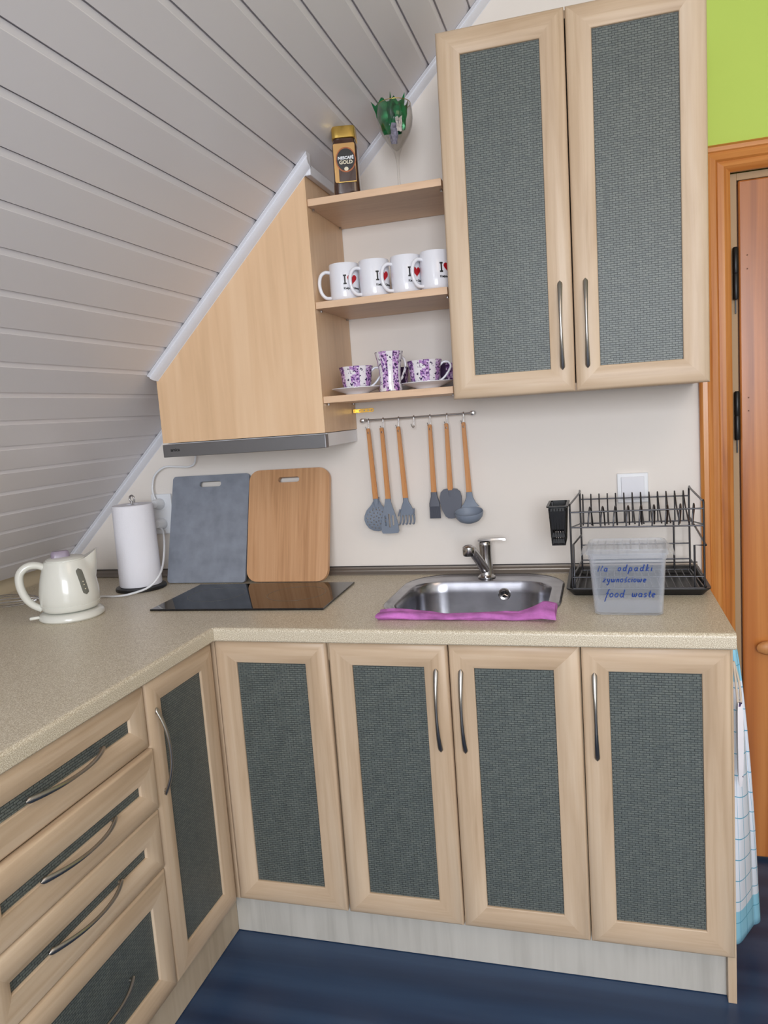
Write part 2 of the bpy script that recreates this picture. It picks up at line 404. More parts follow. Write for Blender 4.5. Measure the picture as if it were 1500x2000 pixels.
box(bm, .5, 2.0, -4.29, -4.24, 1.12, 1.18, .004); box(bm, .5, 2.0, -4.29, -4.24, 2.26, 2.32, .004)
struct('window_1', bm, m_white)
# sloping boarded ceiling: board profile swept along the depth of the room
s0, pitch = .087, .0862
prof = []; s = s0
smax = (ZC-.86)/sa
while s < smax:
    prof += [(s, .0), (s+pitch-.0155, 0), (s+pitch-.0145, -.0008), (s+pitch-.0032, -.0045), (s+pitch-.0028, -.0095), (s+pitch-.0008, -.0095), (s+pitch-.0004, -.0005)]
    s += pitch
ring = [on(a, o) for a, o in prof]; back = [on(prof[-1][0], -.03), on(prof[0][0], -.03)]
bm = bmesh.new()
loop = ring+back
loft(bm, [[(x, -.0005, z) for x, y, z in loop], [(x, -4.2, z) for x, y, z in loop]])
struct('ceiling_slope', bm, m_pvc)
bm = bmesh.new(); box(bm, on(smax)[0]-.02, 2.8, -4.3, .12, ZC, ZC+.05)
struct('ceiling', bm, m_plain)
# white trims along the slope
def slope_trim(name, sA, sB, y0, y1, wdt=.025, xend=None):
    bm = bmesh.new()
    sec = [(.0008, y0), (.0008, y1), (.005, y1-.002), (.008, y1+.003), (.010, y1+.003), (.0125, y1), (wdt-.005, y1+.006), (wdt, y0+.004), (wdt, y0)]
    loft(bm, [[(XS+q*ca+o*sa, y, .86+q*sa-o*ca) for o, y in sec] for q in (sA, sB)])
    if xend:
        for v in bm.verts:
            if v.co.x > xend-.03: d_ = (xend-v.co.x)/ca; v.co += Vector((d_*ca, 0, d_*sa))
    return struct(name, bm, m_trim, smooth=40)
slope_trim('trim_1', .095, .938, -.001, -.020)
slope_trim('trim_2', 1.69, 2.5, -.001, -.020)
HY = -.2852; HX0, HX1, HZ0 = -.2824, .22, 1.3172
slope_trim('trim_3', .932, 1.657, HY-.0005, HY-.026, xend=HX1+.0195)
bm = bmesh.new(); box(bm, HX1+.0005, HX1+.018, HY-.0, -.022, 1.985, 2.012, .003)
struct('trim_4', bm, m_trim)

# pine door and its casing
bm = bmesh.new()
def casing_prof(t0, t1):      # (distance across, stand-out)
    w = t1-t0
    return [(t0, 0), (t0, .016), (t0+.10*w, .022), (t0+.24*w, .022), (t0+.28*w, .017), (t0+.40*w, .021), (t0+.56*w, .024), (t0+.62*w, .018), (t0+.80*w, .021), (t0+.92*w, .015), (t1, .010), (t1, 0)]
cw = .083
L, T = 1.1985, 1.979
Rx = DX1+cw
rings = []
for d_, h in casing_prof(0, cw):
    rings.append([(L+d_, -h-.0005, 0.0), (L+d_, -h-.0005, T-d_*.85), (Rx-d_, -h-.0005, T-d_*.85), (Rx-d_, -h-.0005, 0.0)])
vr = [[bm.verts.new(p) for p in r] for r in rings]
for a, b in zip(vr[:-1], vr[1:]):
    for i in range(3):
        f = bm.faces.new((a[i], a[i+1], b[i+1], b[i])); f.material_index = 1 if i == 1 else 0
for i in range(4):
    pass
f = bm.faces.new([r[0] for r in vr]); f = bm.faces.new([r[3] for r in vr])
struct('trim_5', bm, [m_pine, m_pinex])
dr = root('door_1', (1.28, 0, 0), None, None); dr['kind'] = 'structure'
bm = bmesh.new(); box(bm, -.004, .020, .012, .10, 0, DZ, .001); box(bm, .020, DX1-DX0-.02, .012, .10, DZ-.018, DZ, .001)
obj('door_jamb', bm, m_gap, dr)
bm = bmesh.new()
# leaf: stiles, rails and raised panels
lw = DX1-DX0-.024
def leaf_box(x0, x1, z0, z1, y0=.006, y1=.045, mi=0, bev=.004): box(bm, x0, x1, y0, y1, z0, z1, bev, mi)
leaf_box(.023, .135, .01, DZ-.02); leaf_box(lw-.11, lw, .01, DZ-.02); leaf_box(.136, lw-.111, .01, .20, mi=1); leaf_box(.136, lw-.111, DZ-.14, DZ-.02, mi=1); leaf_box(.136, lw-.111, .84, .98, mi=1)
leaf_box(.13, lw-.105, .19, .85, .018, .036); leaf_box(.13, lw-.105, .97, DZ-.13, .018, .036)
obj('door_leaf', bm, [m_leaf, m_pinex], dr)
for z0, z1 in ((1.588, 1.722), (1.219, 1.349), (.25, .38)):
    bm = bmesh.new(); lathe(bm, [(.0062, z0), (.0075, z0+.003), (.0075, (z0+z1)/2-.002), (.0066, (z0+z1)/2), (.0075, (z0+z1)/2+.002), (.0075, z1-.003), (.005, z1)], 16, .0135, -.003)
    box(bm, .0125, .0155, .004, .010, z0-.035, z0)
    obj('hinge', bm, m_hinge, dr, smooth=40)
for zz in (1.70, 1.665, 1.33, 1.295):
    bm = bmesh.new(); tube(bm, [(.043, .0065, zz), (.043, .0045, zz)], .0018, 8); obj('screw_hole', bm, m_burn, dr)
bm = bmesh.new(); xf(lathe(bm, [(.012, 0), (.012, .012), (.024, .018), (.026, .026), (.020, .033), (.004, .035)], 24), lambda v: (v.x*1.15+.083, .006-v.z, v.y*.75+.644))
tag(obj('wooden_knob', bm, m_bh, dr, smooth=50), 'pale round wooden knob')

# ------------------------------------------------------------------ fitted cabinets
def door_bm(x0, x1, z0, z1, fr=.057):
    """framed front in local coords, back at y=0, room side towards -y"""
    pr = [(0, .0), (0, .0105), (.0015, .0130), (.006, .0163), (.013, .0192), (.022, .0209), (.031, .0209), (.040, .0192), (.048, .0168), (fr-.0025, .0142), (fr-.0006, .0132), (fr, .0122), (fr, .0070)]
    bm = bmesh.new()
    vr = [[bm.verts.new(p) for p in ((x0+d, -h, z0+d), (x1-d, -h, z0+d), (x1-d, -h, z1-d), (x0+d, -h, z1-d))] for d, h in pr]
    for a, b in zip(vr[:-1], vr[1:]):
        for i in range(4):
            f = bm.faces.new((a[i], a[(i+1) % 4], b[(i+1) % 4], b[i])); f.material_index = 1 if i in (0, 2) else 0
    bm.faces.new(vr[0])
    return bm
def handle_bm(x, z, ln, horiz=False):
    """slim bow handle, broad flattened ends; centre at x, z on the door face"""
    bm = bmesh.new(); pts = []
    N = 56
    for i in range(N+1):
        t = i/N; a = (t-.5)*2
        pts.append(((a*ln/2) if horiz else 0, -(.0205+.026*(1-abs(a)**2.2)), 0 if horiz else a*ln/2))
    wd = lambda t: (.0036+.0028*abs(2*t-1)**1.5)*math.sqrt(max(.06, 1-(max(0, abs(2*t-1)-.93)/.07)**2))
    th = lambda t: .0030+.0004*abs(2*t-1)
    tube(bm, pts, wd, 14, ry=th, up=(0, 1, 0))
    for a in (-1, 1):
        c = a*(ln/2-.010)
        xf_pts = [((c if horiz else 0), -.0195, (0 if horiz else c)), ((c if horiz else 0), -.0255, (0 if horiz else c))]
        tube(bm, xf_pts, .0045, 10)
    return xf(bm, lambda v: (v.x+x, v.y, v.z+z))
def front(parent, x0, x1, z0, z1, hx=None, hz=None, hl=.20, horiz=False, name='door', y=0, label=None):
    d = obj(name, xf(door_bm(x0, x1, z0, z1), lambda v: (v.x, v.y+y, v.z)), [m_fz, m_fx], parent, smooth=35)
    p = obj('woven_panel', B(x0+.0575, x1-.0575, y-.0085, y-.003, z0+.0575, z1-.0575), m_weave, d)
    if hx is not None:
        obj('handle', xf(handle_bm(hx, hz, hl, horiz), lambda v: (v.x, v.y+y, v.z)), m_handle, d, smooth=60)
    return d
def carcass(parent, x0, x1, depth, z0=.12, z1=.824, legs=True, rside=True):
    bm = bmesh.new(); t = .016; y0 = .0008
    box(bm, x0+.0005, x0+t, y0, depth, z0, z1); box(bm, x1-t, x1-.0005, y0, depth, z0, z1)
    box(bm, x0+t, x1-t, y0, depth, z0, z0+t); box(bm, x0+t, x1-t, depth-.004, depth, z0+t, z1)
    if legs:
        box(bm, x0+.004, x0+t, .045, depth-.02, 0, z0); box(bm, x1-t, x1-.004, .045, depth-.02, 0, z0)
    return obj('body', bm, m_body, parent)
DZ0, DZ1 = .120, .8235
YF = -.568
# back run
c = root('base_cabinet', (-.009, YF, 0), 'corner base cabinet with a plain handleless woven door, left of the sink cabinet', 'cabinet')
bm = bmesh.new(); box(bm, .0105, .2975, .0008, .016, DZ1-.05, DZ1); box(bm, .283, .2985, .016, .56, .12, DZ1); box(bm, .0105, .283, .016, .56, .12, .136); box(bm, .0105, .03, .016, .56, .136, DZ1); box(bm, .03, .283, .552, .56, .136, DZ1); box(bm, .02, .03, .045, .5, 0, .12); box(bm, .285, .295, .045, .5, 0, .12)
obj('body', bm, m_body, c)
front(c, -.0035, .2960, DZ0, DZ1)
obj('corner_post', B(-.0200, -.0040, -.0110, .010, .12, DZ1), m_fz, c)
c = root('sink_cabinet', (.2901, YF, 0), 'double-door base cabinet under the steel sink, handles side by side', 'cabinet')
carcass(c, .0004, .5900, .562)
front(c, .003, .2935, DZ0, DZ1, .2935-.027, DZ1-.158)
front(c, .2965, .5885, DZ0, DZ1, .2965+.028, DZ1-.158)
c = root('end_base_cabinet', (.8804, YF, 0), 'narrow base cabinet at the right end beside the tea towel, handle on its left', 'cabinet')
carcass(c, .0005, .2900, .562)
obj('side_panel', B(.2905, .3085, -.0, .566, 0, DZ1+.0015, .001), m_fz, c)
front(c, .001, .2985+.005, DZ0, DZ1, .028, DZ1-.158)
# left run
XL = -.030
c = root('side_base_cabinet', (XL, -.8845, 0), 'single-door base cabinet on the left run beside the stack of drawers', 'cabinet', rz=PI/2)
carcass(c, .0005, .2905, .89)
front(c, .001, .2915, DZ0, DZ1, .026, DZ1-.165)
c = root('drawer_cabinet', (XL, -1.3865, 0), 'four-drawer base cabinet on the left run, deep drawer at the bottom', 'cabinet', rz=PI/2)
carcass(c, .0005, .500, .89)
for i, (z0, z1, y, hz) in enumerate(((.6815, DZ1, 0, .752), (.5425, .6785, -.008, .607), (.4035, .5395, -.004, .474), (.120, .4005, -.002, .262))):
    front(c, .001, .4995, z0, z1, .243, hz, .21, True, 'drawer', y)
# kickboards
tag(obj('kickboard', B(-.0457+.0003, 1.1705, -.5467, -.5310, .002, .1185), m_kick), 'long pale grey kickboard under the back run of base cabinets', 'kickboard')
tag(obj('kickboard', B(-.0617, -.0457, -1.3865, -.5470, .002, .1185), m_kick2), 'short pale kickboard under the drawers on the left run', 'kickboard')

# worktops
def nose(bm, x0, x1):      # postformed front edge along x, front at -D
    z1, z0, yf, yb = H, H-TH, -D, -D+.02
    pts = [(yb, z1), (yf+.009, z1)]
    for k in range(1, 6): a = PI/2*k/6; pts.append((yf+.009-.009*sin(a), z1-.009+.009*cos(a)))
    pts += [(yf, z1-.009), (yf, z0+.003), (yf+.003, z0), (yb, z0)]
    return prism(bm, pts, 'X', x0, x1)
SCX, SCY, SW, SD = .605, -.262, .452, .452
bm = bmesh.new()
hole = rr2(SCX, SCY-.028, .405, .350, .085)
plate_holes(bm, [(-.948, -.001), (-.948, -D+.0005), (0, -D+.0005), (0, -D+.02), (W, -D+.02), (W, -.001)], [hole], lambda u, v: (u, v, H-TH), lambda u, v: (u, v, H))
nose(bm, .0003, W)
tag(obj('worktop', bm, m_top, smooth=35), 'beige speckled worktop along the back wall holding the sink', 'worktop')
bm = bmesh.new()
nose(bm, -1.3885, -D-.0005)
xf(bm, lambda v: (-(v.y+D)+0, v.x, v.z))
box(bm, -.948, -.02, -1.3885, -D-.0005, H-TH, H)
tag(obj('worktop', bm, m_top, smooth=35), 'beige speckled worktop of the left run, in front of the kettle', 'worktop')
# sealing strip at the wall
bm = bmesh.new()
prism(bm, [(-.0015, H+.0005), (-.0015, H+.023), (-.004, H+.0235), (-.006, H+.019), (-.011, H+.014), (-.012, H+.011), (-.0165, H+.0065), (-.0195, H+.003), (-.0195, H+.0005)], 'X', -.93, W-.004)
s_ = tag(obj('sealing_strip', bm, m_strip, smooth=20), 'bronze-grey metal sealing strip where the worktop meets the back wall', 'strip')
obj('gasket', B(-.93, W-.004, -.0048, -.0012, H+.0237, H+.0262), m_rubber, s_)

# upper cabinet
UX0, UZ0, UH, UW = .587, 1.377, .8704, .6034
c = root('wall_cabinet', (UX0, -.2950, UZ0), 'tall double-door wall cabinet with woven grey-green panels, right of the open shelves', 'cabinet')
c.rotation_euler = (0, R(.35), 0)
c.location = (UX0-.003, -.2950, UZ0+.0025)
bm = bmesh.new(); t = .018
box(bm, .001, t, .0006, .288, .002, UH-.002); box(bm, UW-t, UW-.001, .0006, .288, .002, UH-.002)
box(bm, t, UW-t, .0006, .288, .002, .02); box(bm, t, UW-t, .0006, .288, UH-.02, UH-.002); box(bm, t, UW-t, .284, .288, .02, UH-.02)
obj('body', bm, m_fz, c)
front(c, .0, .3000, 0, UH, .3000-.028, .158, .207)
front(c, .3030, UW, 0, UH, .3030+.028, .158, .207)

# open shelves
for nm, z in (('topmost', 1.9094), ('middle', 1.646), ('lowest', 1.3964)):
    lab = {'topmost': 'maple shelf holding the coffee jar and wine glass, topmost of three', 'middle': 'maple shelf holding the row of white mugs', 'lowest': 'maple shelf holding the lilac floral cups, lowest of three'}[nm]
    sh = root('open_shelf', (HX1+.0008, HY+.004, z), lab, 'shelf')
    obj('board', B(0, UX0-HX1-.0095, .0005, .278, 0, .018, .0008), m_shelf, sh)
    for px in (.004, UX0-HX1-.0155):
        for py in (.03, .25):
            bm = bmesh.new(); lathe(bm, [(.0035, -.006), (.0035, -.0005)], 10, px, py); obj('shelf_pin', bm, m_chrome, sh)

# hood cabinet (pentagon front following the slope)
c = root('hood_cabinet', (HX0, HY, HZ0), 'maple cabinet cut to the sloping ceiling, above the extractor hood', 'cabinet')
def slz(x): return .86 + (x-XS)*sa/ca - .003
t = .018
pent = [(0, 0), (HX1-HX0, 0), (HX1-HX0, slz(HX1)-HZ0), (0, slz(HX0)-HZ0)]
obj('front_panel', prism(bmesh.new(), pent, 'Y', 0, t), m_beech, c)
w_ = HX1-HX0
obj('side_panel', prism(bmesh.new(), [(w_-t, 0), (w_, 0), (w_, slz(HX1)-HZ0-.002), (w_-t, slz(HX1-t)-HZ0-.002)], 'Y', t+.0005, .283), m_beech, c)
obj('side_panel', prism(bmesh.new(), [(0, 0), (t, 0), (t, slz(HX0+t)-HZ0-.002), (0, slz(HX0)-HZ0-.002)], 'Y', t+.0005, .283), m_beech, c)
# hood
hd = root('extractor_hood', (HX0, HY, HZ0-.041), 'slim grey steel extractor hood under the maple cabinet', 'extractor hood')
obj('front_strip', B(.001, w_+.002, -.006, .018, 0, .0365, .0015), m_hood, hd)
bm = bmesh.new(); box(bm, .004, w_-.001, .0185, .282, .003, .0395, .002); obj('body', bm, m_white, hd)
bm = bmesh.new(); box(bm, .06, w_-.06, .05, .24, -.001, .0025, .001); obj('filter', bm, m_steel, hd)
bm = text_bm('amica', .013, .0003, 'LEFT', .0003); xf(bm, lambda v: (v.x+.026, -.0063-v.z, v.y+.0165)); obj('lettering', bm, m_ink, hd)

# brass bracket on the wall
bm = bmesh.new()
plate_holes(bm, rr2(0, 0, .054, .0115, .004), [circ(x, 0, .0024, 12) for x in (-.018, -.003, .010, .021)], lambda u, v: (u, -.0008, v), lambda u, v: (u, -.0028, v))
box(bm, -.030, -.0265, -.034, -.0008, -.006, .006, .0008)
tag(obj('mounting_bracket', bm, m_brass, loc=(.2510, 0, 1.3715)), 'small drilled brass bracket on the wall under the lowest shelf', 'bracket')

# ------------------------------------------------------------------ sink, tap, hob
sk = root('kitchen_sink', (SCX, SCY, H), 'round-cornered stainless steel sink set in the worktop', 'sink')
bm = bmesh.new()
def sring(w_, d_, r, z, cy=0): return rrect(0, cy, w_, d_, r, z, 10)
oc = -.028
rings = [sring(.452, .462, .135, .0006), sring(.454, .464, .135, .0022), sring(.444, .454, .130, .0050), sring(.430, .438, .125, .0036), sring(.420, .428, .12, .0030)]
rings += [sring(.400, .348, .095, .0042, oc-.004), sring(.392, .338, .09, .0030, oc-.004), sring(.384, .330, .088, -.004, oc-.004), sring(.378, .324, .088, -.03, oc-.004), sring(.366, .312, .085, -.125, oc-.004), sring(.345, .29, .08, -.145, oc-.004), sring(.30, .245, .07, -.150, oc-.004), sring(.09, .09, .044, -.152, oc-.004)]
rings += [sring(.302, .247, .071, -.1515, oc-.004), sring(.348, .293, .08, -.1465, oc-.004), sring(.369, .315, .085, -.1255, oc-.004), sring(.381, .327, .088, -.03, oc-.004), sring(.389, .335, .09, -.004, oc-.004), sring(.41, .40, .10, .0002, oc+.01)]
loft(bm, rings[:13], False)
obj('basin', bm, m_sink, sk, smooth=40)
bm = bmesh.new(); lathe(bm, [(.046, 0), (.046, .003), (.038, .0035), (.034, .0015), (.012, .001)], 32, 0, oc-.004); xf(bm, lambda v: (v.x, v.y, v.z-.1515)); obj('drain', bm, m_chrome, sk, smooth=40)
ov = bmesh.new()
xf(lathe(ov, [(.010, .0), (.010, .002), (.0155, .0035), (.0175, .002), (.0175, 0)], 28), lambda v: (v.x+.058, .130-v.z, v.y-.033))
o_ = obj('overflow', ov, m_chrome, sk, smooth=40)
obj('overflow_opening', xf(lathe(bmesh.new(), [(.0098, 0), (.0098, .0005)], 24), lambda v: (v.x+.058, .1292-v.z, v.y-.033)), m_black, o_)
for a in (90, 210, 330):
    bm = bmesh.new(); tube(bm, [(.058, .1270, -.033), (.058+.0105*cos(R(a)), .1275, -.033+.0105*sin(R(a)))], .0016, 6); obj('overflow_spoke', bm, m_chrome, o_)
# tap
tp = root('mixer_tap', (.608, -.083, H+.0052), 'chrome single-lever mixer tap at the back of the sink', 'tap')
bm = bmesh.new(); lathe(bm, [(.0255, 0), (.0255, .004), (.021, .008), (.0195, .012), (.0185, .075), (.019, .092), (.0195, .096), (.0195, .101), (.017, .106), (.006, .109)], 32)
obj('body', bm, m_chrome, tp, smooth=35)
bm = bmesh.new()
sp = [(-.002, -.008, .022), (-.008, -.035, .047), (-.015, -.070, .075), (-.022, -.103, .099), (-.026, -.118, .104)]
tube(bm, sp, lambda t: .0145-.001*t, 16, sub=6, ry=lambda t: .0115+.002*t)
so = obj('spout', bm, m_chrome, tp, smooth=50)
bm = bmesh.new(); lathe(bm, [(.0145, -.012), (.0165, -.009), (.0175, .006), (.0165, .013), (.010, .0175), (.002, .019)], 24); xf(bm, lambda v: (v.x-.027, v.y-.121, v.z+.100)); obj('aerator', bm, m_chrome, so, smooth=40)
bm = bmesh.new()
rg = []
for t_, w2, z in ((0, .015, .108), (.25, .018, .110), (.5, .014, .111), (.8, .009, .111), (1.0, .0065, .109)):
    x = -.018+t_*.078
    rg.append([(x, -w2, z-.002), (x, w2, z-.002), (x, w2*.85, z+.003), (x, -w2*.85, z+.003)])
loft(bm, rg); xf(bm, lambda v: (v.x, v.y, v.z+.0015))
obj('lever', bm, m_chrome, tp, smooth=40)
# hob
hb = root('induction_hob', (-.030, -.290, H+.0004), 'slim black glass induction hob set in front of the two chopping boards', 'hob', rz=R(2.2))
obj('glass_top', B(-.254, .254, -.150, .150, 0, .0055, .0018), m_bglass, hb)
bm = bmesh.new()
for cx in (-.13, .12):
    for r_ in (.085,):
        plate_holes(bm, circ(cx, .012, r_, 48), [circ(cx, .012, r_-.0012, 48)], lambda u, v: (u, v, .0056), lambda u, v: (u, v, .0058))
obj('zone_marking', bm, m_gauge, hb)

# ------------------------------------------------------------------ chopping boards leaning on the wall
def board(name, x0, wdt, ht, th, rad, slot, m, label, taper=0, tilt=None, hole_z=.045):
    ybot = -.118; a = math.asin(min(.99, (abs(ybot)-.006-th)/ht))
    r_ = root(name, (x0+wdt/2, ybot, H+.0006+th*sin(a)), label, 'chopping board', rot=(-a, 0, 0))
    bm = bmesh.new()
    outer = rr2(0, ht/2, wdt, ht, rad)
    hole = rr2(0, ht-hole_z, slot[0], slot[1], slot[1]/2-.0005)
    e = .0015
    plate_holes(bm, outer, [hole], lambda u, v: (u, 0, v), lambda u, v: (u, th, v))
    es = [ed for ed in bm.edges if len(ed.link_faces) == 2 and abs(ed.link_faces[0].normal.dot(ed.link_faces[1].normal)) < .3 and abs(ed.verts[0].co.y-ed.verts[1].co.y) < 1e-6]
    bm.normal_update()
    obj('board', bm, m, r_, smooth=35)
    return r_
# drawn with the face at local y=0, leaning back towards the wall
b1 = board('chopping_board', -.429, .279, .352, .009, .012, (.078, .018), m_slate, 'slate-grey plastic chopping board leaning beside the paper roll', hole_z=.030)
board('chopping_board', -.145, .272, .355, .016, .035, (.072, .017), m_bamboo, 'bamboo chopping board with rounded corners leaning behind the hob', hole_z=.034)

# ------------------------------------------------------------------ paper roll
pr_ = root('paper_towel_holder', (-.489, -.172, H+.0004), 'black based holder with a steel loop, under the kitchen paper roll', 'kitchen roll holder')
bm = bmesh.new(); lathe(bm, [(.078, 0), (.079, .004), (.077, .009), (.070, .012), (.004, .0125)], 48); obj('base', bm, m_black, pr_, smooth=40)
bm = bmesh.new()
tube(bm, [(0, 0, .010), (0, 0, .282)], .0035, 10)
tube(bm, [(.0, 0, .275), (-.006, 0, .286), (-.004, 0, .296), (.004, 0, .298), (.010, 0, .290), (.009, 0, .276)], .0028, 8, sub=5)
obj('rod', bm, m_steel, pr_, smooth=50)
bm = bmesh.new()
N = 64
def paper_ring(r, z): return [((r+.0012*sin(3*a+1)*(r > .03))*cos(a), (r+.0012*sin(3*a+1)*(r > .03))*sin(a), z) for a in [2*PI*i/N for i in range(N)]]
loft(bm, [paper_ring(r, z) for r, z in ((.020, .0135), (.064, .0135), (.0655, .016), (.0645, .10), (.0635, .20), (.0625, .268), (.060, .2705), (.020, .2705), (.020, .0135))], False)
tag(obj('kitchen_roll', bm, m_paper, smooth=40, loc=(-.489, -.172, H+.0004)), 'white kitchen paper roll standing left of the grey board', 'kitchen roll')

# ------------------------------------------------------------------ kettle
kt_loc = (-.492, -.500, H+.0004); krz = R(40)
kb = root('kettle_base', kt_loc, 'round cream power base under the kettle', 'kettle base', rz=krz)
bm = bmesh.new(); lathe(bm, [(.082, 0), (.086, .004), (.086, .010), (.082, .017), (.074, .0205), (.004, .021)], 48); obj('base', bm, m_kettle, kb, smooth=40)
kt = root('electric_kettle', (kt_loc[0], kt_loc[1], kt_loc[2]+.0225), 'small glossy cream electric kettle beside the sloping ceiling', 'kettle', rz=krz)
bm = bmesh.new()
kp = [(.060, .001), (.072, .003), (.0765, .010), (.0780, .019), (.0765, .0195), (.0770, .0205), (.079, .035), (.078, .055), (.0735, .082), (.0700, .096), (.0665, .108), (.0635, .117), (.060, .126), (.0580, .132), (.0565, .136), (.055, .139)]
n = 56; rings = []
for r_, z in kp:
    ring = []
    for i in range(n):
        a = 2*PI*i/n; q = r_
        # pouring lip swells out near the top on the +x side
        k = max(0, cos(a))**18; lift = max(0, (z-.080)/.059)
        q += k*.029*lift**1.1
        zz = z + k*.022*lift**2.5
        ring.append((q*cos(a), q*sin(a)*(1), zz))
    rings.append(ring)
loft(bm, rings, True)
obj('body', bm, m_kettle, kt, smooth=50)
bm = bmesh.new(); lathe(bm, [(.0515, .139), (.0515, .1415), (.046, .145), (.030, .1475), (.004, .148)], 44); li = obj('lid', bm, m_kettle, kt, smooth=50)
bm = bmesh.new(); loft(bm, [rrect(-.012, 0, .050, .030, .013, .147), rrect(-.012, 0, .048, .028, .013, .158), rrect(-.012, 0, .040, .020, .010, .164)]); tag(obj('lid_button', bm, m_purple, li, smooth=50), 'violet-grey lid button')
bm = bmesh.new()
tube(bm, [(-.050, 0, .117), (-.070, 0, .131), (-.096, 0, .132), (-.117, 0, .115), (-.121, 0, .085), (-.113, 0, .052), (-.096, 0, .026), (-.074, 0, .010)], lambda t: .0125+.003*sin(PI*t)-.002*t, 16, sub=6, ry=lambda t: .009+.002*sin(PI*t))
obj('handle', bm, m_kettle, kt, smooth=60)
# gauge window on the side that faces the room
bm = bmesh.new()
ang_g = R(-64)
def rad_at(z):
    for (r1, z1), (r2, z2) in zip(kp[:-1], kp[1:]):
        if z1 <= z <= z2: return r1+(r2-r1)*(z-z1)/(z2-z1)
    return kp[-1][0]
NG = 14; pts_out = []
g = []
for j in range(NG+1):
    t_ = j/NG; z = .046+t_*.072; hw = .0088*math.sqrt(max(0, 1-max(0, abs(t_-.5)-.38)**2/.0145))
    r_ = rad_at(z); ac = ang_g + R(6)*(1-t_)
    g.append([( (r_+off)*cos(ac+u*hw/r_), (r_+off)*sin(ac+u*hw/r_), z) for u, off in ((-1, -.002), (-1, .0012), (-.4, .0018), (.4, .0018), (1, .0012), (1, -.002))])
loft(bm, g, True); ga = obj('water_gauge', bm, m_gauge, kt, smooth=40)
bm = bmesh.new()
for t_ in (.22, .38, .50):
    z = .046+t_*.072; r_ = rad_at(z)+.0022; ac = ang_g+R(6)*(1-t_)
    bmesh.ops.create_uvsphere(bm, u_segments=8, v_segments=6, radius=.0018, matrix=Matrix.Translation((r_*cos(ac), r_*sin(ac), z)))
obj('gauge_mark', bm, m_ivory, ga)
bm = bmesh.new(); box(bm, -.104, -.078, -.006, .006, -.012, -.004, .003); xf(bm, lambda v: (v.x-.004, v.y-.012, v.z+.021)); obj('cord_outlet', bm, m_kettle, kb)

# whisk: bright wire loops lying left of the kettle
wk = root('balloon_whisk', (-.650, -.405, H+.0004), 'steel wire whisk lying on the worktop left of the kettle', 'whisk', rz=R(200))
bm = bmesh.new()
for k in range(6):
    a = PI*k/6; c2, s2 = cos(a), sin(a); pts = []
    for i in range(25):
        u = -1+2*i/24; wv = .026*sin(PI*(u+1)/2*1.0)*0; th_ = PI*(i/24)
        rad = .027*sin(th_*2)*.0 + .027*math.copysign(abs(cos(th_))**.6, cos(th_))*(sin(th_)**.5 if sin(th_) > 0 else 0)
        pts.append((.02+.15*sin(th_), rad*c2, .029+rad*s2))
    tube(bm, pts, .0009, 6)
obj('wires', bm, m_chrome, wk, smooth=60)
bm = bmesh.new(); tube(bm, [(-.12, 0, .0095), (-.06, 0, .013), (.0, 0, .022), (.03, 0, .028)], lambda t: .0085-.003*t, 12, sub=3); obj('handle', bm, m_steel, wk, smooth=50)

# ------------------------------------------------------------------ sockets, plugs, cables, switch
so_ = root('double_socket', (-.488, -.0006, 1.076), 'white double wall socket behind the kitchen roll', 'socket')
obj('plate', B(-.038, .038, -.010, 0, -.068, .068, .003), m_white, so_)
for z in (-.034, .034):
    bm = bmesh.new(); xf(lathe(bm, [(.021, 0), (.0215, .0015), (.019, .002), (.0188, .0003)], 28), lambda v: (v.x, -.0102-v.z, v.y+z)); obj('socket_ring', bm, m_white, so_, smooth=40)
def plug(x, z, y, label, pts, cat='plug'):
    p_ = root('power_plug', (x, y, z), label, cat)
    bm = bmesh.new(); xf(loft(bm, [rrect(0, 0, .036, .036, .017, 0), rrect(0, 0, .036, .036, .017, .014), rrect(0, .002, .028, .030, .012, .026), rrect(0, .002, .020, .024, .009, .034)]), lambda v: (v.x, -v.z, v.y))
    obj('plug_body', bm, m_white, p_, smooth=40)
    bm = bmesh.new(); tube(bm, pts, .0033, 8, sub=8); obj('cable', bm, m_white, p_, smooth=60)
plug(-.492, 1.112, -.013, 'upper white plug with its cable looping up to the hood', [(-.002, -.020, .016), (-.010, -.017, .034), (-.013, -.012, .061), (.000, -.010, .098), (.038, -.008, .122), (.089, -.008, .121), (.127, -.008, .119), (.153, -.012, .130), (.165, -.017, .166)])
plug(-.490, 1.044, -.013, 'lower white plug with the long cable running to the kettle', [(.002, -.020, -.012), (.021, -.035, -.020), (.068, -.107, -.050), (.108, -.187, -.098), (.124, -.242, -.127), (.097, -.262, -.157), (.042, -.277, -.174), (-.010, -.281, -.1803), (-.060, -.287, -.1803), (-.080, -.33, -.1803), (-.06, -.385, -.1803)])
sw = root('light_switch', (1.0215, -.0006, 1.101), 'white square light switch on the wall behind the dish rack', 'switch')
obj('frame', B(-.0415, .0415, -.009, 0, -.0415, .0415, .002), m_white, sw)
obj('rocker', B(-.031, .031, -.013, -.0092, -.032, .032, .002), m_ceramic, sw)

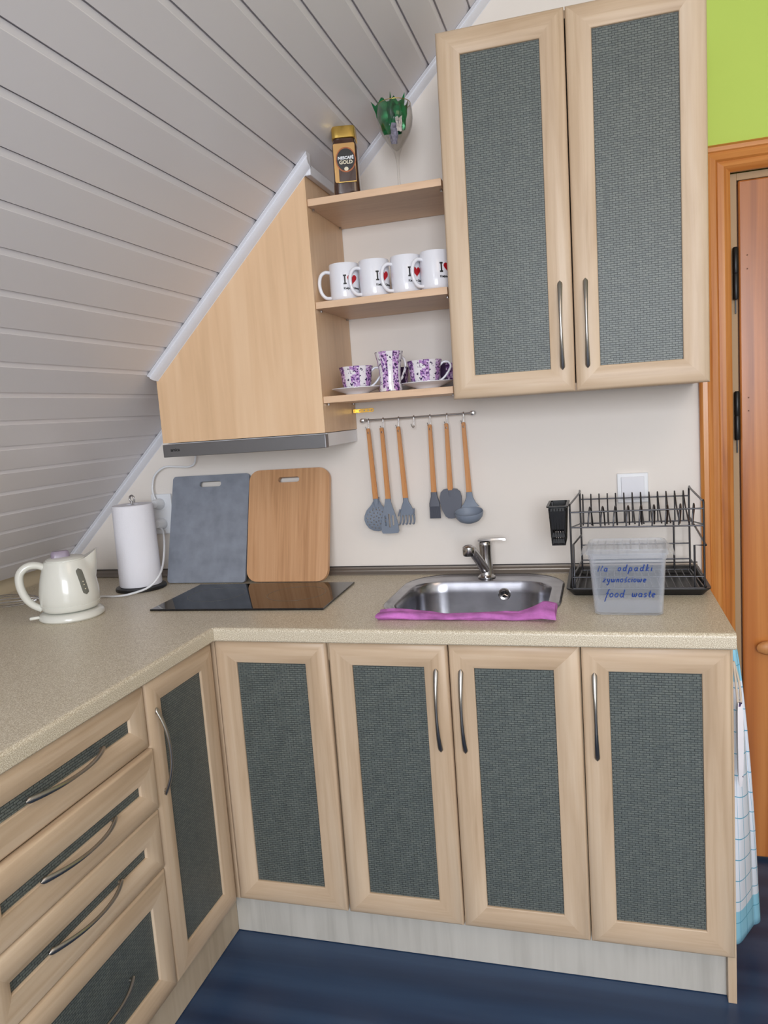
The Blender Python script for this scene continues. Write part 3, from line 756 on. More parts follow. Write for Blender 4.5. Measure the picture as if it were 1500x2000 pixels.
# ------------------------------------------------------------------ utensil rail
RZ, RY = 1.341, -.030
rl = root('utensil_rail', (.416, 0, RZ), 'thin steel utensil rail on the wall below the shelves', 'rail')
bm = bmesh.new(); tube(bm, [(-.163, RY, 0), (.163, RY, 0)], .0026, 10); obj('rod', bm, m_steel, rl, smooth=50)
for x in (-.168, .168):
    bm = bmesh.new(); xf(lathe(bm, [(.007, 0), (.007, .028), (.0062, .036), (.002, .037)], 16), lambda v: (v.x, -v.z-.0006, v.y)); xf(bm, lambda v: (v.x+x, v.y, v.z)); obj('end_mount', bm, m_chrome, rl, smooth=40)
HK = [.268, .314, .362, .409, .458, .509, .558]
def hook_bm():
    bm = bmesh.new()
    tube(bm, [(0, .0042, -.006), (0, .0035, .002), (0, 0, .0045), (0, -.0042, .001), (0, -.0042, -.018), (0, -.0046, -.026), (-.001, -.009, -.031), (-.003, -.0145, -.028), (-.006, -.017, -.019)], .0014, 8, sub=5)
    return bm
HLAB = ['above the round skimmer', 'above the slotted turner', 'above the pasta server', None, 'above the pastry brush', 'above the rounded spatula', 'above the ladle']
hk0 = None
for i, x in enumerate(HK):
    lab = 'small steel hook on the rail holding nothing, fourth from the left' if HLAB[i] is None else 'small steel hook on the rail '+HLAB[i]
    if hk0 is None: hk0 = h_ = obj('rail_hook', hook_bm(), m_chrome, smooth=60)
    else:
        h_ = hk0.copy(); COL.objects.link(h_)
    h_.location = (x, RY, RZ)
    tag(h_, lab, 'hook', 'hooks on the utensil rail')
UT = RZ-.024      # top of the handles
UY = RY-.0112
def utensil(name, i, label, cat, hl, head, hm, dy=0, w0=.0055, w1=.0078, lean=0):
    r_ = root(name, (HK[i], UY+dy, UT), label, cat, 'bamboo handled utensils on the rail', rot=(0, lean, 0))
    bm = bmesh.new()
    out = [(w0*cos(a)*(1), .0-w0+w0*sin(a)) for a in [PI*k/8 for k in range(9)]] + [(-w1, -hl), (w1, -hl)]
    plate_holes(bm, out, [circ(0, -.0135, .0024, 12, .0036)], lambda u, v: (u, -.005, v), lambda u, v: (u, .005, v))
    bmesh.ops.bevel(bm, geom=[e for e in bm.edges if abs(e.verts[0].co.y-e.verts[1].co.y) < 1e-6 and abs(e.verts[0].co.x) > w0*.4 and abs(e.verts[1].co.x) > w0*.4 and len(e.link_faces) == 2 and abs(e.calc_face_angle(0)) > 1], offset=.0018, segments=2, affect='EDGES')
    ho = obj('handle', bm, m_bh, r_, smooth=40)
    bm = bmesh.new(); head(bm, -hl); obj('head', bm, hm, r_, smooth=45)
    return r_, ho
def outline_plate(pts, holes=(), y0=-.0018, y1=.0018, bend=None):
    def f(bm, z0):
        T = (lambda u, v: (u, y0+(bend(v) if bend else 0), z0+v)), (lambda u, v: (u, y1+(bend(v) if bend else 0), z0+v))
        plate_holes(bm, pts, [list(h) for h in holes], *T)
        loft(bm, [rrect(0, 0, .0160, .010, .004, z0+.001), rrect(0, 0, .0150, .009, .004, z0-.012), rrect(0, 0, .010, .006, .003, z0-.030)])
    return f
def mirror(half): return half + [(-x, y) for x, y in reversed(half) if abs(x) > 1e-6]
disc = mirror([(0, .004), (.008, .004), (.009, -.006), (.018, -.020), (.030, -.032), (.0375, -.048), (.039, -.060), (.036, -.074), (.028, -.088), (.016, -.096), (0, -.099)])
hol = []
for rr_, nn in ((.009, 6), (.019, 11), (.029, 17)):
    for k in range(nn):
        a = 2*PI*k/nn+rr_*40; hol.append(circ(rr_*cos(a), -.060+rr_*sin(a), .0022, 8))
hol += [circ(x, -.026+abs(x)*-.1, .0018, 8) for x in (-.009, 0, .009)]
utensil('skimmer', 0, 'grey silicone skimmer full of small holes, leftmost on the utensil rail', 'skimmer', .215, outline_plate(disc, hol, bend=lambda v: .010*((v+.060)/.04)**2-.012), m_sil, dy=.0, lean=R(-2))
spat = mirror([(0, .004), (.008, .004), (.009, -.004), (.013, -.020), (.020, -.045), (.0265, -.075), (.027, -.095), (.024, -.1005), (0, -.1015)])
sl = [rr2(x, -.062, .0058, .042-.010*abs(k), .0028, 4) for k, x in ((-1, -.0115), (0, 0), (1, .0115))]
utensil('slotted_turner', 1, 'grey silicone turner with three slots, second from left on the rail', 'turner', .218, outline_plate(spat, sl, bend=lambda v: -.006), m_sil, dy=-.012, lean=R(-1.2))
def claw(bm, z0):
    loft(bm, [rrect(0, 0, .0160, .010, .004, z0+.001), rrect(0, 0, .017, .009, .004, z0-.010), rrect(0, .001, .030, .007, .003, z0-.024), rrect(0, .003, .042, .006, .0028, z0-.040), rrect(0, .003, .044, .005, .0024, z0-.052)])
    for k in range(5):
        x = -.0195+k*.00975
        tube(bm, [(x, .003, z0-.050), (x*1.08, .001, z0-.062), (x*1.12, -.006, z0-.072), (x*1.12, -.016, z0-.077), (x*1.1, -.026, z0-.074)], lambda t: .0033-.0012*t, 8, sub=3)
    for sx in (-1, 1): tube(bm, [(sx*.0215, .003, z0-.034), (sx*.023, -.006, z0-.044), (sx*.023, -.016, z0-.050)], .0026, 8, sub=3)
utensil('pasta_server', 2, 'grey silicone pasta server with curled prongs, third on the rail', 'pasta server', .216, claw, m_sil, dy=-.0, lean=R(-2))
def brush(bm, z0):
    loft(bm, [rrect(0, 0, .0190, .011, .004, z0+.001), rrect(0, 0, .020, .011, .004, z0-.012), rrect(0, 0, .032, .010, .004, z0-.032), rrect(0, 0, .033, .010, .004, z0-.042)])
    for k in range(12):
        for j in range(2):
            x = -.0148+k*.00269
            tube(bm, [(x, -.0025+j*.005, z0-.041), (x*1.03, -.0028+j*.0055, z0-.078)], .00105, 5)
utensil('pastry_brush', 4, 'grey silicone pastry brush with straight bristles, hanging right of the empty hook', 'brush', .202, brush, m_sil2, dy=0)
rs = mirror([(0, .004), (.010, .006), (.020, .0045), (.029, -.004), (.0325, -.018), (.0325, -.036), (.028, -.056), (.018, -.076), (.010, -.082), (0, -.083)])
utensil('rounded_spatula', 5, 'solid dark grey spatula with a rounded blade, between the brush and the ladle', 'spatula', .198, outline_plate(rs, [], -.004, .003), m_sil2, dy=-.006)
def ladle(bm, z0):
    loft(bm, [rrect(0, 0, .0175, .010, .004, z0+.001), rrect(0, 0, .020, .008, .003, z0-.014), rrect(0, -.001, .034, .006, .0025, z0-.030), rrect(0, -.004, .056, .005, .002, z0-.043)])
    # bowl opening up and to the room
    P = [(.041, 0), (.042, -.004), (.039, -.016), (.031, -.026), (.018, -.032), (.003, -.033), (.003, -.031), (.017, -.0295), (.029, -.024), (.0365, -.014), (.039, -.002), (.041, 0)]
    b2 = bmesh.new(); lathe(b2, P, 32, cap=False)
    Rm = Matrix.Rotation(R(14), 4, 'X')
    for v in b2.verts:
        q = Rm @ v.co; v.co = Vector((q.x, q.y*.8-.034, q.z+z0-.052))
    me = bpy.data.meshes.new('tmp'); b2.to_mesh(me); bm.from_mesh(me); bpy.data.meshes.remove(me); b2.free()
utensil('ladle', 6, 'grey silicone ladle, rightmost on the utensil rail', 'ladle', .206, ladle, m_sil, dy=0, lean=R(-1.5))
# ------------------------------------------------------------------ jar on the top shelf
ZT1 = 1.9094+.0185
jr = root('coffee_jar', (.321, -.235, ZT1), 'brown instant coffee jar with a gold lid on the topmost shelf', 'jar', rz=R(12))
bm = bmesh.new()
def sq(r, z, k=5): 
    out = []
    for i in range(48):
        a = 2*PI*i/48; q = r/((abs(cos(a))**k+abs(sin(a))**k)**(1/k)); out.append((q*cos(a), q*sin(a), z))
    return out
loft(bm, [sq(r, z) for r, z in ((.030, 0), (.0345, .003), (.0350, .010), (.0335, .040), (.0325, .09), (.0330, .118), (.0325, .126), (.029, .134), (.029, .140))])
obj('glass', bm, m_brownjar, jr, smooth=40)
bm = bmesh.new()
loft(bm, [[(x*1.0+.0, y, z) for x, y, z in sq(r, z, 6)] for r, z in ((.030, .1405), (.032, .142), (.0315, .167), (.030, .1705), (.012, .171))])
obj('lid', bm, m_gold, jr, smooth=30)
yj = -.0345
lb = obj('label_panel', xf(prism(bmesh.new(), rr2(0, .078, .056, .096, .004), 'Y', yj-.0008, yj+.004), lambda v: v), m_goldlab, jr)
def disc_bm(cx, cz, r, y0, y1, ry=None, n=40): return prism(bmesh.new(), circ(cx, cz, r, n, ry), 'Y', y0, y1)
obj('label_band', prism(bmesh.new(), rr2(.005, .066, .044, .068, .002), 'Y', yj-.0012, yj), m_brownjar, lb)
obj('label_ring', disc_bm(.003, .085, .0262, yj-.0017, yj, .031), m_copper, lb)
obj('label_disc', disc_bm(.003, .085, .0235, yj-.0021, yj, .0275), m_blacklab, lb)
for s_t, sz, z, mm in (('NESCAFÉ', .0100, .086, m_white), ('GOLD', .0125, .0745, m_ivory)):
    bm = text_bm(s_t, sz, .0002, 'CENTER', .0004); xf(bm, lambda v: (v.x*1.0+.003, yj-.0024-v.z, v.y+z)); obj('lettering', bm, mm, lb)
obj('bean_mark', disc_bm(.003, .062, .0055, yj-.0028, yj, .005, 20), m_ivory, lb)
bm = bmesh.new(); box(bm, -.019, .028, yj-.0018, yj-.001, .0295, .0305)
obj('gold_line', bm, m_gold, lb)

# wine glass with green foil and sachets
gx, gy = .452, -.200
wg = root('wine_glass', (gx, gy, ZT1), 'tall gold-rimmed wine glass on the topmost shelf holding tea sachets', 'wine glass')
bm = bmesh.new()
GP = [(.036, 0), (.037, .0015), (.030, .003), (.010, .006), (.0045, .012), (.0034, .03), (.0034, .07), (.0048, .085), (.0075, .099), (.014, .114), (.025, .130), (.036, .147), (.0435, .166), (.0465, .186), (.0460, .205), (.0435, .222)]
GI = [(.0418, .222), (.0449, .205), (.0454, .186), (.0423, .166), (.035, .148), (.0235, .131), (.012, .116), (.003, .108)]
lathe(bm, GP+GI, 48); obj('bowl_and_stem', bm, m_glass, wg, smooth=60)
bm = bmesh.new(); tube(bm, [(.0425*cos(2*PI*i/48), .0425*sin(2*PI*i/48), .2222) for i in range(48)], .0008, 6, closed=True); obj('gilt_rim', bm, m_gold, wg, smooth=60)
# folded green foil, star points standing out of the glass
def leafy(cx, cy, base_z, top_z, w0, w1, ang, tilt, m, name, label, cat, group, spiky=True, skew=0):
    bm = bmesh.new(); nx, nz = 6, 7; f_, b_ = [], []
    rows = []
    for j in range(nz+1):
        t_ = j/nz; row = []
        for i in range(nx+1):
            u = i/nx*2-1; ww = w0+(w1-w0)*t_
            z = base_z+(top_z-base_z)*t_
            if spiky and j == nz: z += (.009 if i % 3 == 0 else -.006)
            y = .006*sin(u*5+ang)*t_ + .003*sin(j*2+u*3)
            row.append((u*ww, y, z))
        rows.append(row)
    ring_rows = [r_ + [(x, y+.0009, z) for x, y, z in reversed(r_)] for r_ in rows]
    loft(bm, ring_rows)
    for v in bm.verts:
        x, y, z = v.co; y += tilt*(z-base_z); x += skew*(z-base_z)
        v.co = Vector((cx+x*cos(ang)-y*sin(ang), cy+x*sin(ang)+y*cos(ang), z))
    return tag(obj(name, bm, m, loc=(gx, gy, ZT1), smooth=30), label, cat, group)
leafy(-.002, .008, .152, .242, .015, .030, R(8), .02, m_gfoil, 'foil_packet', 'green foil packet with pointed top at the back of the wine glass', 'packet', 'packets in the wine glass')
leafy(.016, .000, .158, .224, .010, .021, R(38), -.02, m_gfoil, 'foil_packet', 'green foil packet leaning on the right side inside the wine glass', 'packet', 'packets in the wine glass')
leafy(-.020, -.012, .148, .233, .010, .036, R(-22), -.05, m_gfoil, 'foil_packet', 'green foil packet poking out over the left rim of the wine glass', 'packet', 'packets in the wine glass', True, -.10)
leafy(-.004, -.006, .124, .176, .008, .020, R(-6), -.12, m_sachet, 'tea_sachet', 'grey printed sachet low in the front of the wine glass', 'sachet', None, False)
leafy(.014, -.016, .150, .186, .006, .008, R(25), .05, m_sachet2, 'tea_sachet', 'pale sachet in the right half of the wine glass', 'sachet', None, False)

# ------------------------------------------------------------------ white mugs
ZT2 = 1.646+.0185
MR = .0405; MH = .0975
def mug_parts(r_):
    bm = bmesh.new()
    lathe(bm, [(.034, .0), (.0375, .0015), (.0400, .006), (MR, .012), (MR, MH-.002), (MR-.001, MH), (MR-.003, MH-.0005), (MR-.0036, MH-.004), (MR-.0036, .010), (.030, .005), (.002, .0045)], 48)
    obj('cup', bm, m_ceramic, r_, smooth=40)
    bm = bmesh.new()
    tube(bm, [(-.036, 0, .077), (-.052, 0, .079), (-.0645, 0, .069), (-.0690, 0, .047), (-.0645, 0, .025), (-.053, 0, .012), (-.037, 0, .011)], lambda t: .0058-.0008*sin(PI*t), 12, sub=6, ry=.0048)
    obj('handle', bm, m_ceramic, r_, smooth=60)
    # print: I (heart) over the place name
    pa = R(-70)
    def pr(bm, dx, z): 
        for v in bm.verts: v.co.x += dx
        return wrap(bm, MR+.0004, pa, z)
    bm = bmesh.new()
    def rect(x0, x1, y0, y1):
        nx = 4
        loft(bm, [[(x0+(x1-x0)*k/nx, y0, -.0002), (x0+(x1-x0)*k/nx, y1, -.0002), (x0+(x1-x0)*k/nx, y1, .0003), (x0+(x1-x0)*k/nx, y0, .0003)] for k in range(nx+1)])
    rect(-.0042, .0042, 0, .0040); rect(-.0042, .0042, .0210, .0250); rect(-.0019, .0019, .0035, .0215)
    obj('letter', pr(bm, -.020, .040), m_ink, r_)
    bm = bmesh.new()
    hp = []
    for k in range(40):
        a = 2*PI*k/40; hp.append((.0145*sin(a)**3*1.0, .0145*(13*cos(a)-5*cos(2*a)-2*cos(3*a)-cos(4*a))/16*.95))
    # strip the heart into thin upright slices so that it bends round the mug
    xs = [-.0145+.029*k/14 for k in range(15)]
    def span(x):
        ys = []
        for (x1, y1), (x2, y2) in zip(hp, hp[1:]+hp[:1]):
            if (x1-x)*(x2-x) <= 0 and abs(x1-x2) > 1e-9: ys.append(y1+(y2-y1)*(x-x1)/(x2-x1))
        return (min(ys), max(ys)) if len(ys) > 1 else (.003, .004)
    rg = []
    for x in xs:
        x = max(-.01449, min(.01449, x)); a, b = span(x); rg.append([(x, a, -.0002), (x, b, -.0002), (x, b, .0003), (x, a, .0003)])
    loft(bm, rg); obj('heart', pr(bm, .0010, .0535), m_red, r_)
    obj('lettering', pr(text_bm('Kiełpino Górne', .0082, .0002, 'LEFT', .00025, .92), -.0245, .0270), m_ink, r_)
mug0 = None
MX = [(.2880, -.222), (.3725, -.222), (.4600, -.222), (.5415, -.229)]
ML = ['leftmost of the four white souvenir mugs on the middle shelf', 'white souvenir mug second from the left on the middle shelf', 'white souvenir mug third from the left on the middle shelf', 'white souvenir mug against the wall cabinet, rightmost of four']
for i, (x, y) in enumerate(MX):
    if mug0 is None:
        mug0 = root('mug', (x, y, ZT2), ML[i], 'mug', 'white mugs on the middle shelf', rz=0); mug_parts(mug0); kids = list(mug0.children); m_ = mug0
    else:
        m_ = mug0.copy(); COL.objects.link(m_)
        for k in kids:
            c_ = k.copy(); COL.objects.link(c_); c_.parent = m_
    m_.location = (x, y, ZT2); m_['label'] = ML[i]
    m_.rotation_euler = (0, 0, R((27, 35, 35, 40)[i]))
for o in list(COL.objects):
    pass

# prints sit on the -y side: turn the wrap angle with the handle on -x
# ------------------------------------------------------------------ floral china
ZT3 = 1.3964+.0185
def saucer(x, y, label, group='white saucers on the lowest shelf', r=.0715):
    bm = bmesh.new(); k = r/.0715
    lathe(bm, [(.030*k, 0), (.033*k, .002), (.034*k, .004), (.055*k, .011), (r, .0175), (r, .019), (.055*k, .0135), (.030*k, .0065), (.002, .006)], 48)
    return tag(obj('saucer', bm, m_ceramic, loc=(x, y, ZT3), smooth=50), label, 'saucer', group)
def teacup(x, y, z, rz, label, m, s=1):
    r_ = root('teacup', (x, y, z), label, 'cup', 'lilac patterned cups on the lowest shelf', rz=rz)
    bm = bmesh.new()
    pf = [(.024, 0), (.027, .001), (.0285, .004), (.036, .008), (.0400, .020), (.0415, .036), (.0435, .054), (.0475, .068), (.0468, .0688), (.0415, .054), (.0395, .036), (.038, .020), (.034, .010), (.002, .008)]
    lathe(bm, [(a*s, b*s) for a, b in pf], 44); obj('bowl', bm, m, r_, smooth=50)
    bm = bmesh.new(); tube(bm, [(.040*s, 0, .052*s), (.052*s, 0, .062*s), (.065*s, 0, .060*s), (.070*s, 0, .049*s), (.063*s, 0, .035*s), (.050*s, 0, .020*s), (.038*s, 0, .012*s)], .0030*s, 10, sub=6); obj('handle', bm, m_ceramic, r_, smooth=60)
    return r_
saucer(.296, -.205, 'white saucer under the leftmost lilac cup on the lowest shelf')
teacup(.296, -.205, ZT3+.0072, R(12), 'lilac floral teacup, leftmost on the lowest shelf', m_fl1)
saucer(.496, -.205, 'white saucer under the lilac cup beside the wall cabinet')
teacup(.490, -.205, ZT3+.0072, R(12), 'lilac floral teacup next to the wall cabinet on the lowest shelf', m_fl1)
saucer(.372, -.075, 'white saucer at the back between the left cup and the tall mug', r=.062)
teacup(.372, -.075, ZT3+.0072, R(-100), 'dark lilac teacup at the back, half hidden by the left cup handle', m_fl3, .92)
saucer(.520, -.068, 'white saucer at the back behind the right-hand cup', r=.060)
teacup(.520, -.068, ZT3+.0072, R(-150), 'dark lilac teacup at the back behind the right-hand cup', m_fl3, .92)
tm = root('floral_mug', (.397, -.222, ZT3), 'tall waisted lilac floral mug between the two cups', 'mug', rz=R(48))
bm = bmesh.new(); lathe(bm, [(.028, 0), (.0315, .0015), (.032, .006), (.029, .022), (.0285, .042), (.030, .062), (.0335, .085), (.038, .102), (.0388, .106), (.0378, .1063), (.0315, .085), (.0275, .062), (.0265, .042), (.027, .02), (.002, .008)], 48); obj('cup', bm, m_fl2, tm, smooth=50)
bm = bmesh.new(); tube(bm, [(.031, 0, .088), (.040, 0, .093), (.050, 0, .084), (.052, 0, .066), (.045, 0, .048), (.038, 0, .036), (.027, 0, .028)], .0038, 10, sub=6); obj('handle', bm, m_fl1, tm, smooth=60)

# ------------------------------------------------------------------ dish rack
TX0, TX1, TY0, TY1 = .848, 1.180, -.290, -.030
tr = root('drip_tray', ((TX0+TX1)/2, (TY0+TY1)/2, H+.0065), 'shallow black drip tray under the dish rack', 'tray')
bm = bmesh.new(); w_, d_ = TX1-TX0, TY1-TY0
loft(bm, [rrect(0, 0, w_-.020, d_-.020, .012, -.006), rrect(0, 0, w_-.004, d_-.004, .014, .004), rrect(0, 0, w_+.012, d_+.012, .016, .012), rrect(0, 0, w_+.012, d_+.012, .016, .0145), rrect(0, 0, w_-.004, d_-.004, .012, .0135), rrect(0, 0, w_-.022, d_-.022, .010, -.003)], True)
obj('tray', bm, m_black, tr, smooth=35)
rk = root('dish_rack', ((TX0+TX1)/2, (TY0+TY1)/2, H+.005), 'two-tier grey wire dish rack at the right end of the worktop', 'dish rack')
ox, oy, oz = (TX0+TX1)/2, (TY0+TY1)/2, H+.005
def L_(p): return (p[0]-ox, p[1]-oy, p[2]-oz)
X0, X1, YF_, YB = .858, 1.172, -.278, -.062
bm = bmesh.new()
def wire(pts, r=.0021, sub=0): tube(bm, [L_(p) for p in pts], r, 7, sub=sub)
# lower basket
for z in (.878, .907):
    wire([(X0, YF_, z), (X1, YF_, z)]); wire([(X0+.02, YB, z), (X1-.01, YB, z)]); 
    wire([(X0, YF_, z), (X0+.02, YB, z)]); wire([(X1, YF_, z), (X1-.01, YB, z)])
wire([(X0+.02, YB, .950), (X1-.01, YB, .950)])
for k in range(17):
    x = X0+.012+(X1-X0-.024)*k/16; wire([(x, YF_, .878), (x*.97+.031, YB, .878)], .0014)
obj('lower_basket', bm, m_wire, rk, smooth=60)
bm = bmesh.new()
# frame: posts and feet
for pts in ([(X0, YF_, .874), (X0, YF_, 1.086)], [(X0+.005, YF_+.012, .874), (X0+.005, YF_+.012, .99), (X0+.022, YB-.06, .99)],
            [(X0+.02, YB, .874), (X0+.02, YB, 1.02)], [(X1, YF_, .874), (X1, YF_, 1.092)], [(X1-.01, YB, .874), (X1-.01, YB, 1.09)],
            [(X1-.022, YF_, .88), (X1-.022, YF_, .985), (X1+.004, YF_-.002, .985), (X1-.006, YB+.05, 1.018)], [(X1-.05, YB, .878), (X1-.05, YB, 1.012)]):
    bm = bmesh.new(); wire(pts, .0026); obj('post', bm, m_wire, rk, smooth=60)
bm = bmesh.new()
zf0, zf1, zb0, zb1 = 1.036, 1.075, 1.012, 1.080
wire([(X0, YF_, zf0), (X1-.002, YF_, zf0-.003)]); wire([(X0, YF_, zf1), (X1, YF_, zf1)])
wire([(X0+.02, YB, zb0), (X1-.01, YB, zb0)]); wire([(X0+.02, YB, zb1), (X1-.01, YB, zb1)])
for x, xb in ((X0, X0+.02), (X1, X1-.01)):
    wire([(x, YF_, zf0), (xb, YB, zb0)]); wire([(x, YF_, zf1), (x, YF_+.004, 1.094), (x, YF_+.03, 1.092), (xb, YB-.05, 1.104), (xb, YB-.012, 1.106), (xb, YB, 1.085), (xb, YB, zb0)], .0026, 4)
bk = obj('upper_basket', bm, m_wire, rk, smooth=60)
for k in range(9):      # front plate loops
    x = .906+k*.0312*.98
    bm = bmesh.new(); wire([(x-.005, YF_, zf0), (x-.003, YF_+.002, 1.060), (x, YF_+.010, 1.082), (x+.002, YF_+.020, 1.084), (x+.004, YF_+.035, 1.070), (x+.006, YF_+.090, zf0-.010)], .0020, 4); obj('plate_loop', bm, m_wire, bk, smooth=60)
for k in range(13):     # back plate loops
    x = .886+k*.0218
    bm = bmesh.new(); wire([(x+.001, YF_+.10, zf0-.010), (x, YB-.045, 1.062), (x, YB-.012, 1.088), (x, YB-.002, 1.088), (x, YB, zb0)], .0020, 4); obj('plate_loop', bm, m_wire, bk, smooth=60)
# cutlery basket
cb = root('cutlery_basket', (.828, -.240, .992), 'black slotted plastic cutlery holder hooked on the left of the dish rack', 'cutlery holder')
bm = bmesh.new()
def shell(bm, w0, d0, w1, d1, h, t, nslot=6):
    # four slatted walls, floor and rim
    for sx in (-1, 1):
        for sy in (-1, 1):
            loft(bm, [rrect(sx*(w0/2-.003), sy*(d0/2-.003), .006, .006, .002, 0, 3), rrect(sx*(w1/2-.003), sy*(d1/2-.003), .006, .006, .002, h, 3)])
    zs = h*.42; ts = zs/h; wm, dm = w0+(w1-w0)*ts, d0+(d1-d0)*ts
    loft(bm, [rrect(0, 0, wm, dm, .003, zs, 3), rrect(0, 0, w1, d1, .003, h-.01, 3), rrect(0, 0, w1-.003, d1-.003, .002, h-.01, 3), rrect(0, 0, wm-.003, dm-.003, .002, zs, 3), rrect(0, 0, wm, dm, .003, zs, 3)], False)
    loft(bm, [rrect(0, 0, w0, d0, .004, 0, 3), rrect(0, 0, w0+.001, d0+.001, .004, .004, 3)])
    for zz in (0.012, h*.28, h-.022, h-.008):
        t_ = zz/h; w_, d_ = w0+(w1-w0)*t_, d0+(d1-d0)*t_
        for sy in (-1, 1): box(bm, -w_/2, w_/2, sy*(d_/2-.001)-.001, sy*(d_/2-.001)+.001, zz-.006, zz+.006)
        for sx in (-1, 1): box(bm, sx*(w_/2-.001)-.001, sx*(w_/2-.001)+.001, -d_/2, d_/2, zz-.006, zz+.006)
    for k in range(nslot):
        u = (k+.5)/nslot-.5
        for sy in (-1, 1): tube(bm, [(u*w0, sy*(d0/2-.001), .004), (u*w1, sy*(d1/2-.001), h-.004)], .0016, 4)
    for k in range(nslot*2):
        u = (k+.5)/(nslot*2)-.5
        for sx in (-1, 1): tube(bm, [(sx*(w0/2-.001), u*d0, .004), (sx*(w1/2-.001), u*d1, h-.004)], .0016, 4)
shell(bm, .034, .090, .044, .112, .100, .0015)
loft(bm, [rrect(0, 0, w, d, .006, z, 4) for w, d, z in ((.046, .114, .098), (.054, .122, .100), (.054, .122, .103), (.046, .114, .1035), (.041, .109, .1035), (.041, .109, .098), (.046, .114, .098))], False)
obj('basket', bm, m_black, cb)

# ------------------------------------------------------------------ food waste box
fx, fy = .989, -.405
fb = root('food_waste_box', (fx, fy, H+.0006), 'clear plastic box with blue handwriting in front of the dish rack', 'plastic box', rz=R(-2))
bm = bmesh.new(); bw0, bd0, bw1, bd1, bh = .150, .125, .168, .145, .146
ro = lambda t, z, ins=0: rrect(0, 0, bw0+(bw1-bw0)*t-ins, bd0+(bd1-bd0)*t-ins, .014, z, 5)
loft(bm, [ro(0, .0, .006), ro(0, .003), ro(.1, .018), ro(.9, bh-.014), ro(.92, bh-.0135, -.004), ro(1, bh, -.004), ro(1, bh, .0), ro(.9, bh-.014, .004), ro(.1, .018, .004), ro(0, .006, .006)], True)
obj('tub', bm, m_clear, fb, smooth=40)
bm = bmesh.new()
loft(bm, [rrect(0, 0, .170, .147, .014, bh-.004, 5), rrect(0, 0, .180, .157, .016, bh-.003, 5), rrect(0, 0, .180, .157, .016, bh+.003, 5), rrect(0, 0, .172, .149, .014, bh+.009, 5), rrect(0, 0, .160, .138, .012, bh+.0095, 5), rrect(0, 0, .156, .134, .012, bh+.005, 5)], True)
ld = obj('lid', bm, m_clear, fb, smooth=40)
for k in range(8):
    x = -.067+k*.019; bm = bmesh.new(); tube(bm, [(x, -.058, bh+.0068), (x*.98, .060, bh+.0068)], .0016, 6); obj('lid_rib', bm, m_clear, ld)
for sx in (-1, 1):
    bm = bmesh.new(); xf(box(bm, .085, .103, -.05, .05, bh-.010, bh-.006, .0015), lambda v: (sx*v.x, v.y, v.z+(0.012 if abs(v.x) < .09 else 0))); obj('lid_clip', bm, m_clear, ld)
# handwriting: single-stroke letters in units of x-height
def arc(cx, cy, rx, ry, a0, a1, n=10): return [(cx+rx*cos(R(a0+(a1-a0)*i/n)), cy+ry*sin(R(a0+(a1-a0)*i/n))) for i in range(n+1)]
oval = arc(.4, .5, .36, .48, 40, 400, 14)
G = {
 'N': ([[(0, 0), (.15, 1.6), (.75, .05), (.95, 1.6)]], 1.2), 'a': ([oval, [(.74, .95), (.74, .2), (.95, 0)]], 1.05), 'o': ([oval], .95),
 'd': ([oval, [(.78, 1.9), (.74, .2), (.98, 0)]], 1.1), 'p': ([[(.1, 1), (.0, -.9)], arc(.4, .5, .36, .48, 150, -170, 12)], 1.0),
 'k': ([[(.1, 1.9), (.05, 0)], [(.65, 1), (.12, .45), (.7, 0)]], .9), 'i': ([[(.1, 1), (.1, .15), (.28, 0)], [(.14, 1.4), (.18, 1.48)]], .45),
 'ż': ([[(.0, 1), (.65, 1), (.0, 0), (.75, .05)], [(.12, .5), (.55, .5)], [(.36, 1.4), (.4, 1.48)]], .95), 'y': ([[(.0, 1), (.1, .3), (.35, .1), (.62, .4), (.7, 1)], [(.7, 1), (.62, -.5), (.3, -.95), (.02, -.7)]], .95),
 'w': ([[(0, 1), (.08, .1), (.3, 0), (.48, .3), (.52, .9), (.56, .2), (.8, 0), (1.02, .4), (1.0, 1), (1.15, .9)]], 1.25), 'n': ([[(.05, 1), (.02, 0)], [(.03, .6), (.3, 1), (.55, .85), (.58, 0)]], .8),
 'ś': ([arc(.33, .74, .26, .25, 30, 250, 8)+arc(.28, .25, .3, .25, 70, -140, 8), [(.35, 1.3), (.5, 1.6)]], .8), 's': ([arc(.33, .74, .26, .25, 30, 250, 8)+arc(.28, .25, .3, .25, 70, -140, 8)], .8),
 'c': ([arc(.4, .5, .36, .48, 45, 320, 12)], .8), 'e': ([[(.1, .45), (.65, .62)]+arc(.4, .5, .34, .48, 30, 320, 12)], .85),
 'f': ([[(.75, 1.75), (.55, 1.95), (.38, 1.7), (.3, .5), (.12, -1.1)], [(.02, .95), (.62, 1.0)]], .75), 't': ([[(.3, 1.7), (.25, .2), (.5, 0), (.65, .1)], [(.0, 1.1), (.62, 1.12)]], .7), ' ': ([], 1.0)}
def handwrite(s, h, x0, z0, slant=.25, sp=1.0):
    bm = bmesh.new(); x = 0
    tot = sum(G[c][1]*sp for c in s)
    for c_ in s:
        st, adv = G[c_]
        for ln in st:
            pts = []
            for u, v in ln:
                X = x0+(x+u+v*slant)*h; Z = z0+v*h
                t_ = Z/bh; Y = -(bd0+(bd1-bd0)*t_)/2-.0004
                pts.append((X, Y, Z))
            tube(bm, pts, .0012, 5)
        x += adv*sp
    return bm
for s_t, h, x0, z0, sp in (('Na', .0082, -.064, .1045, 1.3), ('odpadki', .0080, -.021, .1055, 1.45), ('żywnościowe', .0074, -.054, .0795, 1.28), ('food', .0095, -.050, .0435, 1.25), ('waste', .0088, .008, .0445, 1.25)):
    obj('handwriting', handwrite(s_t, h, x0, z0, .25, sp), m_blue, fb)

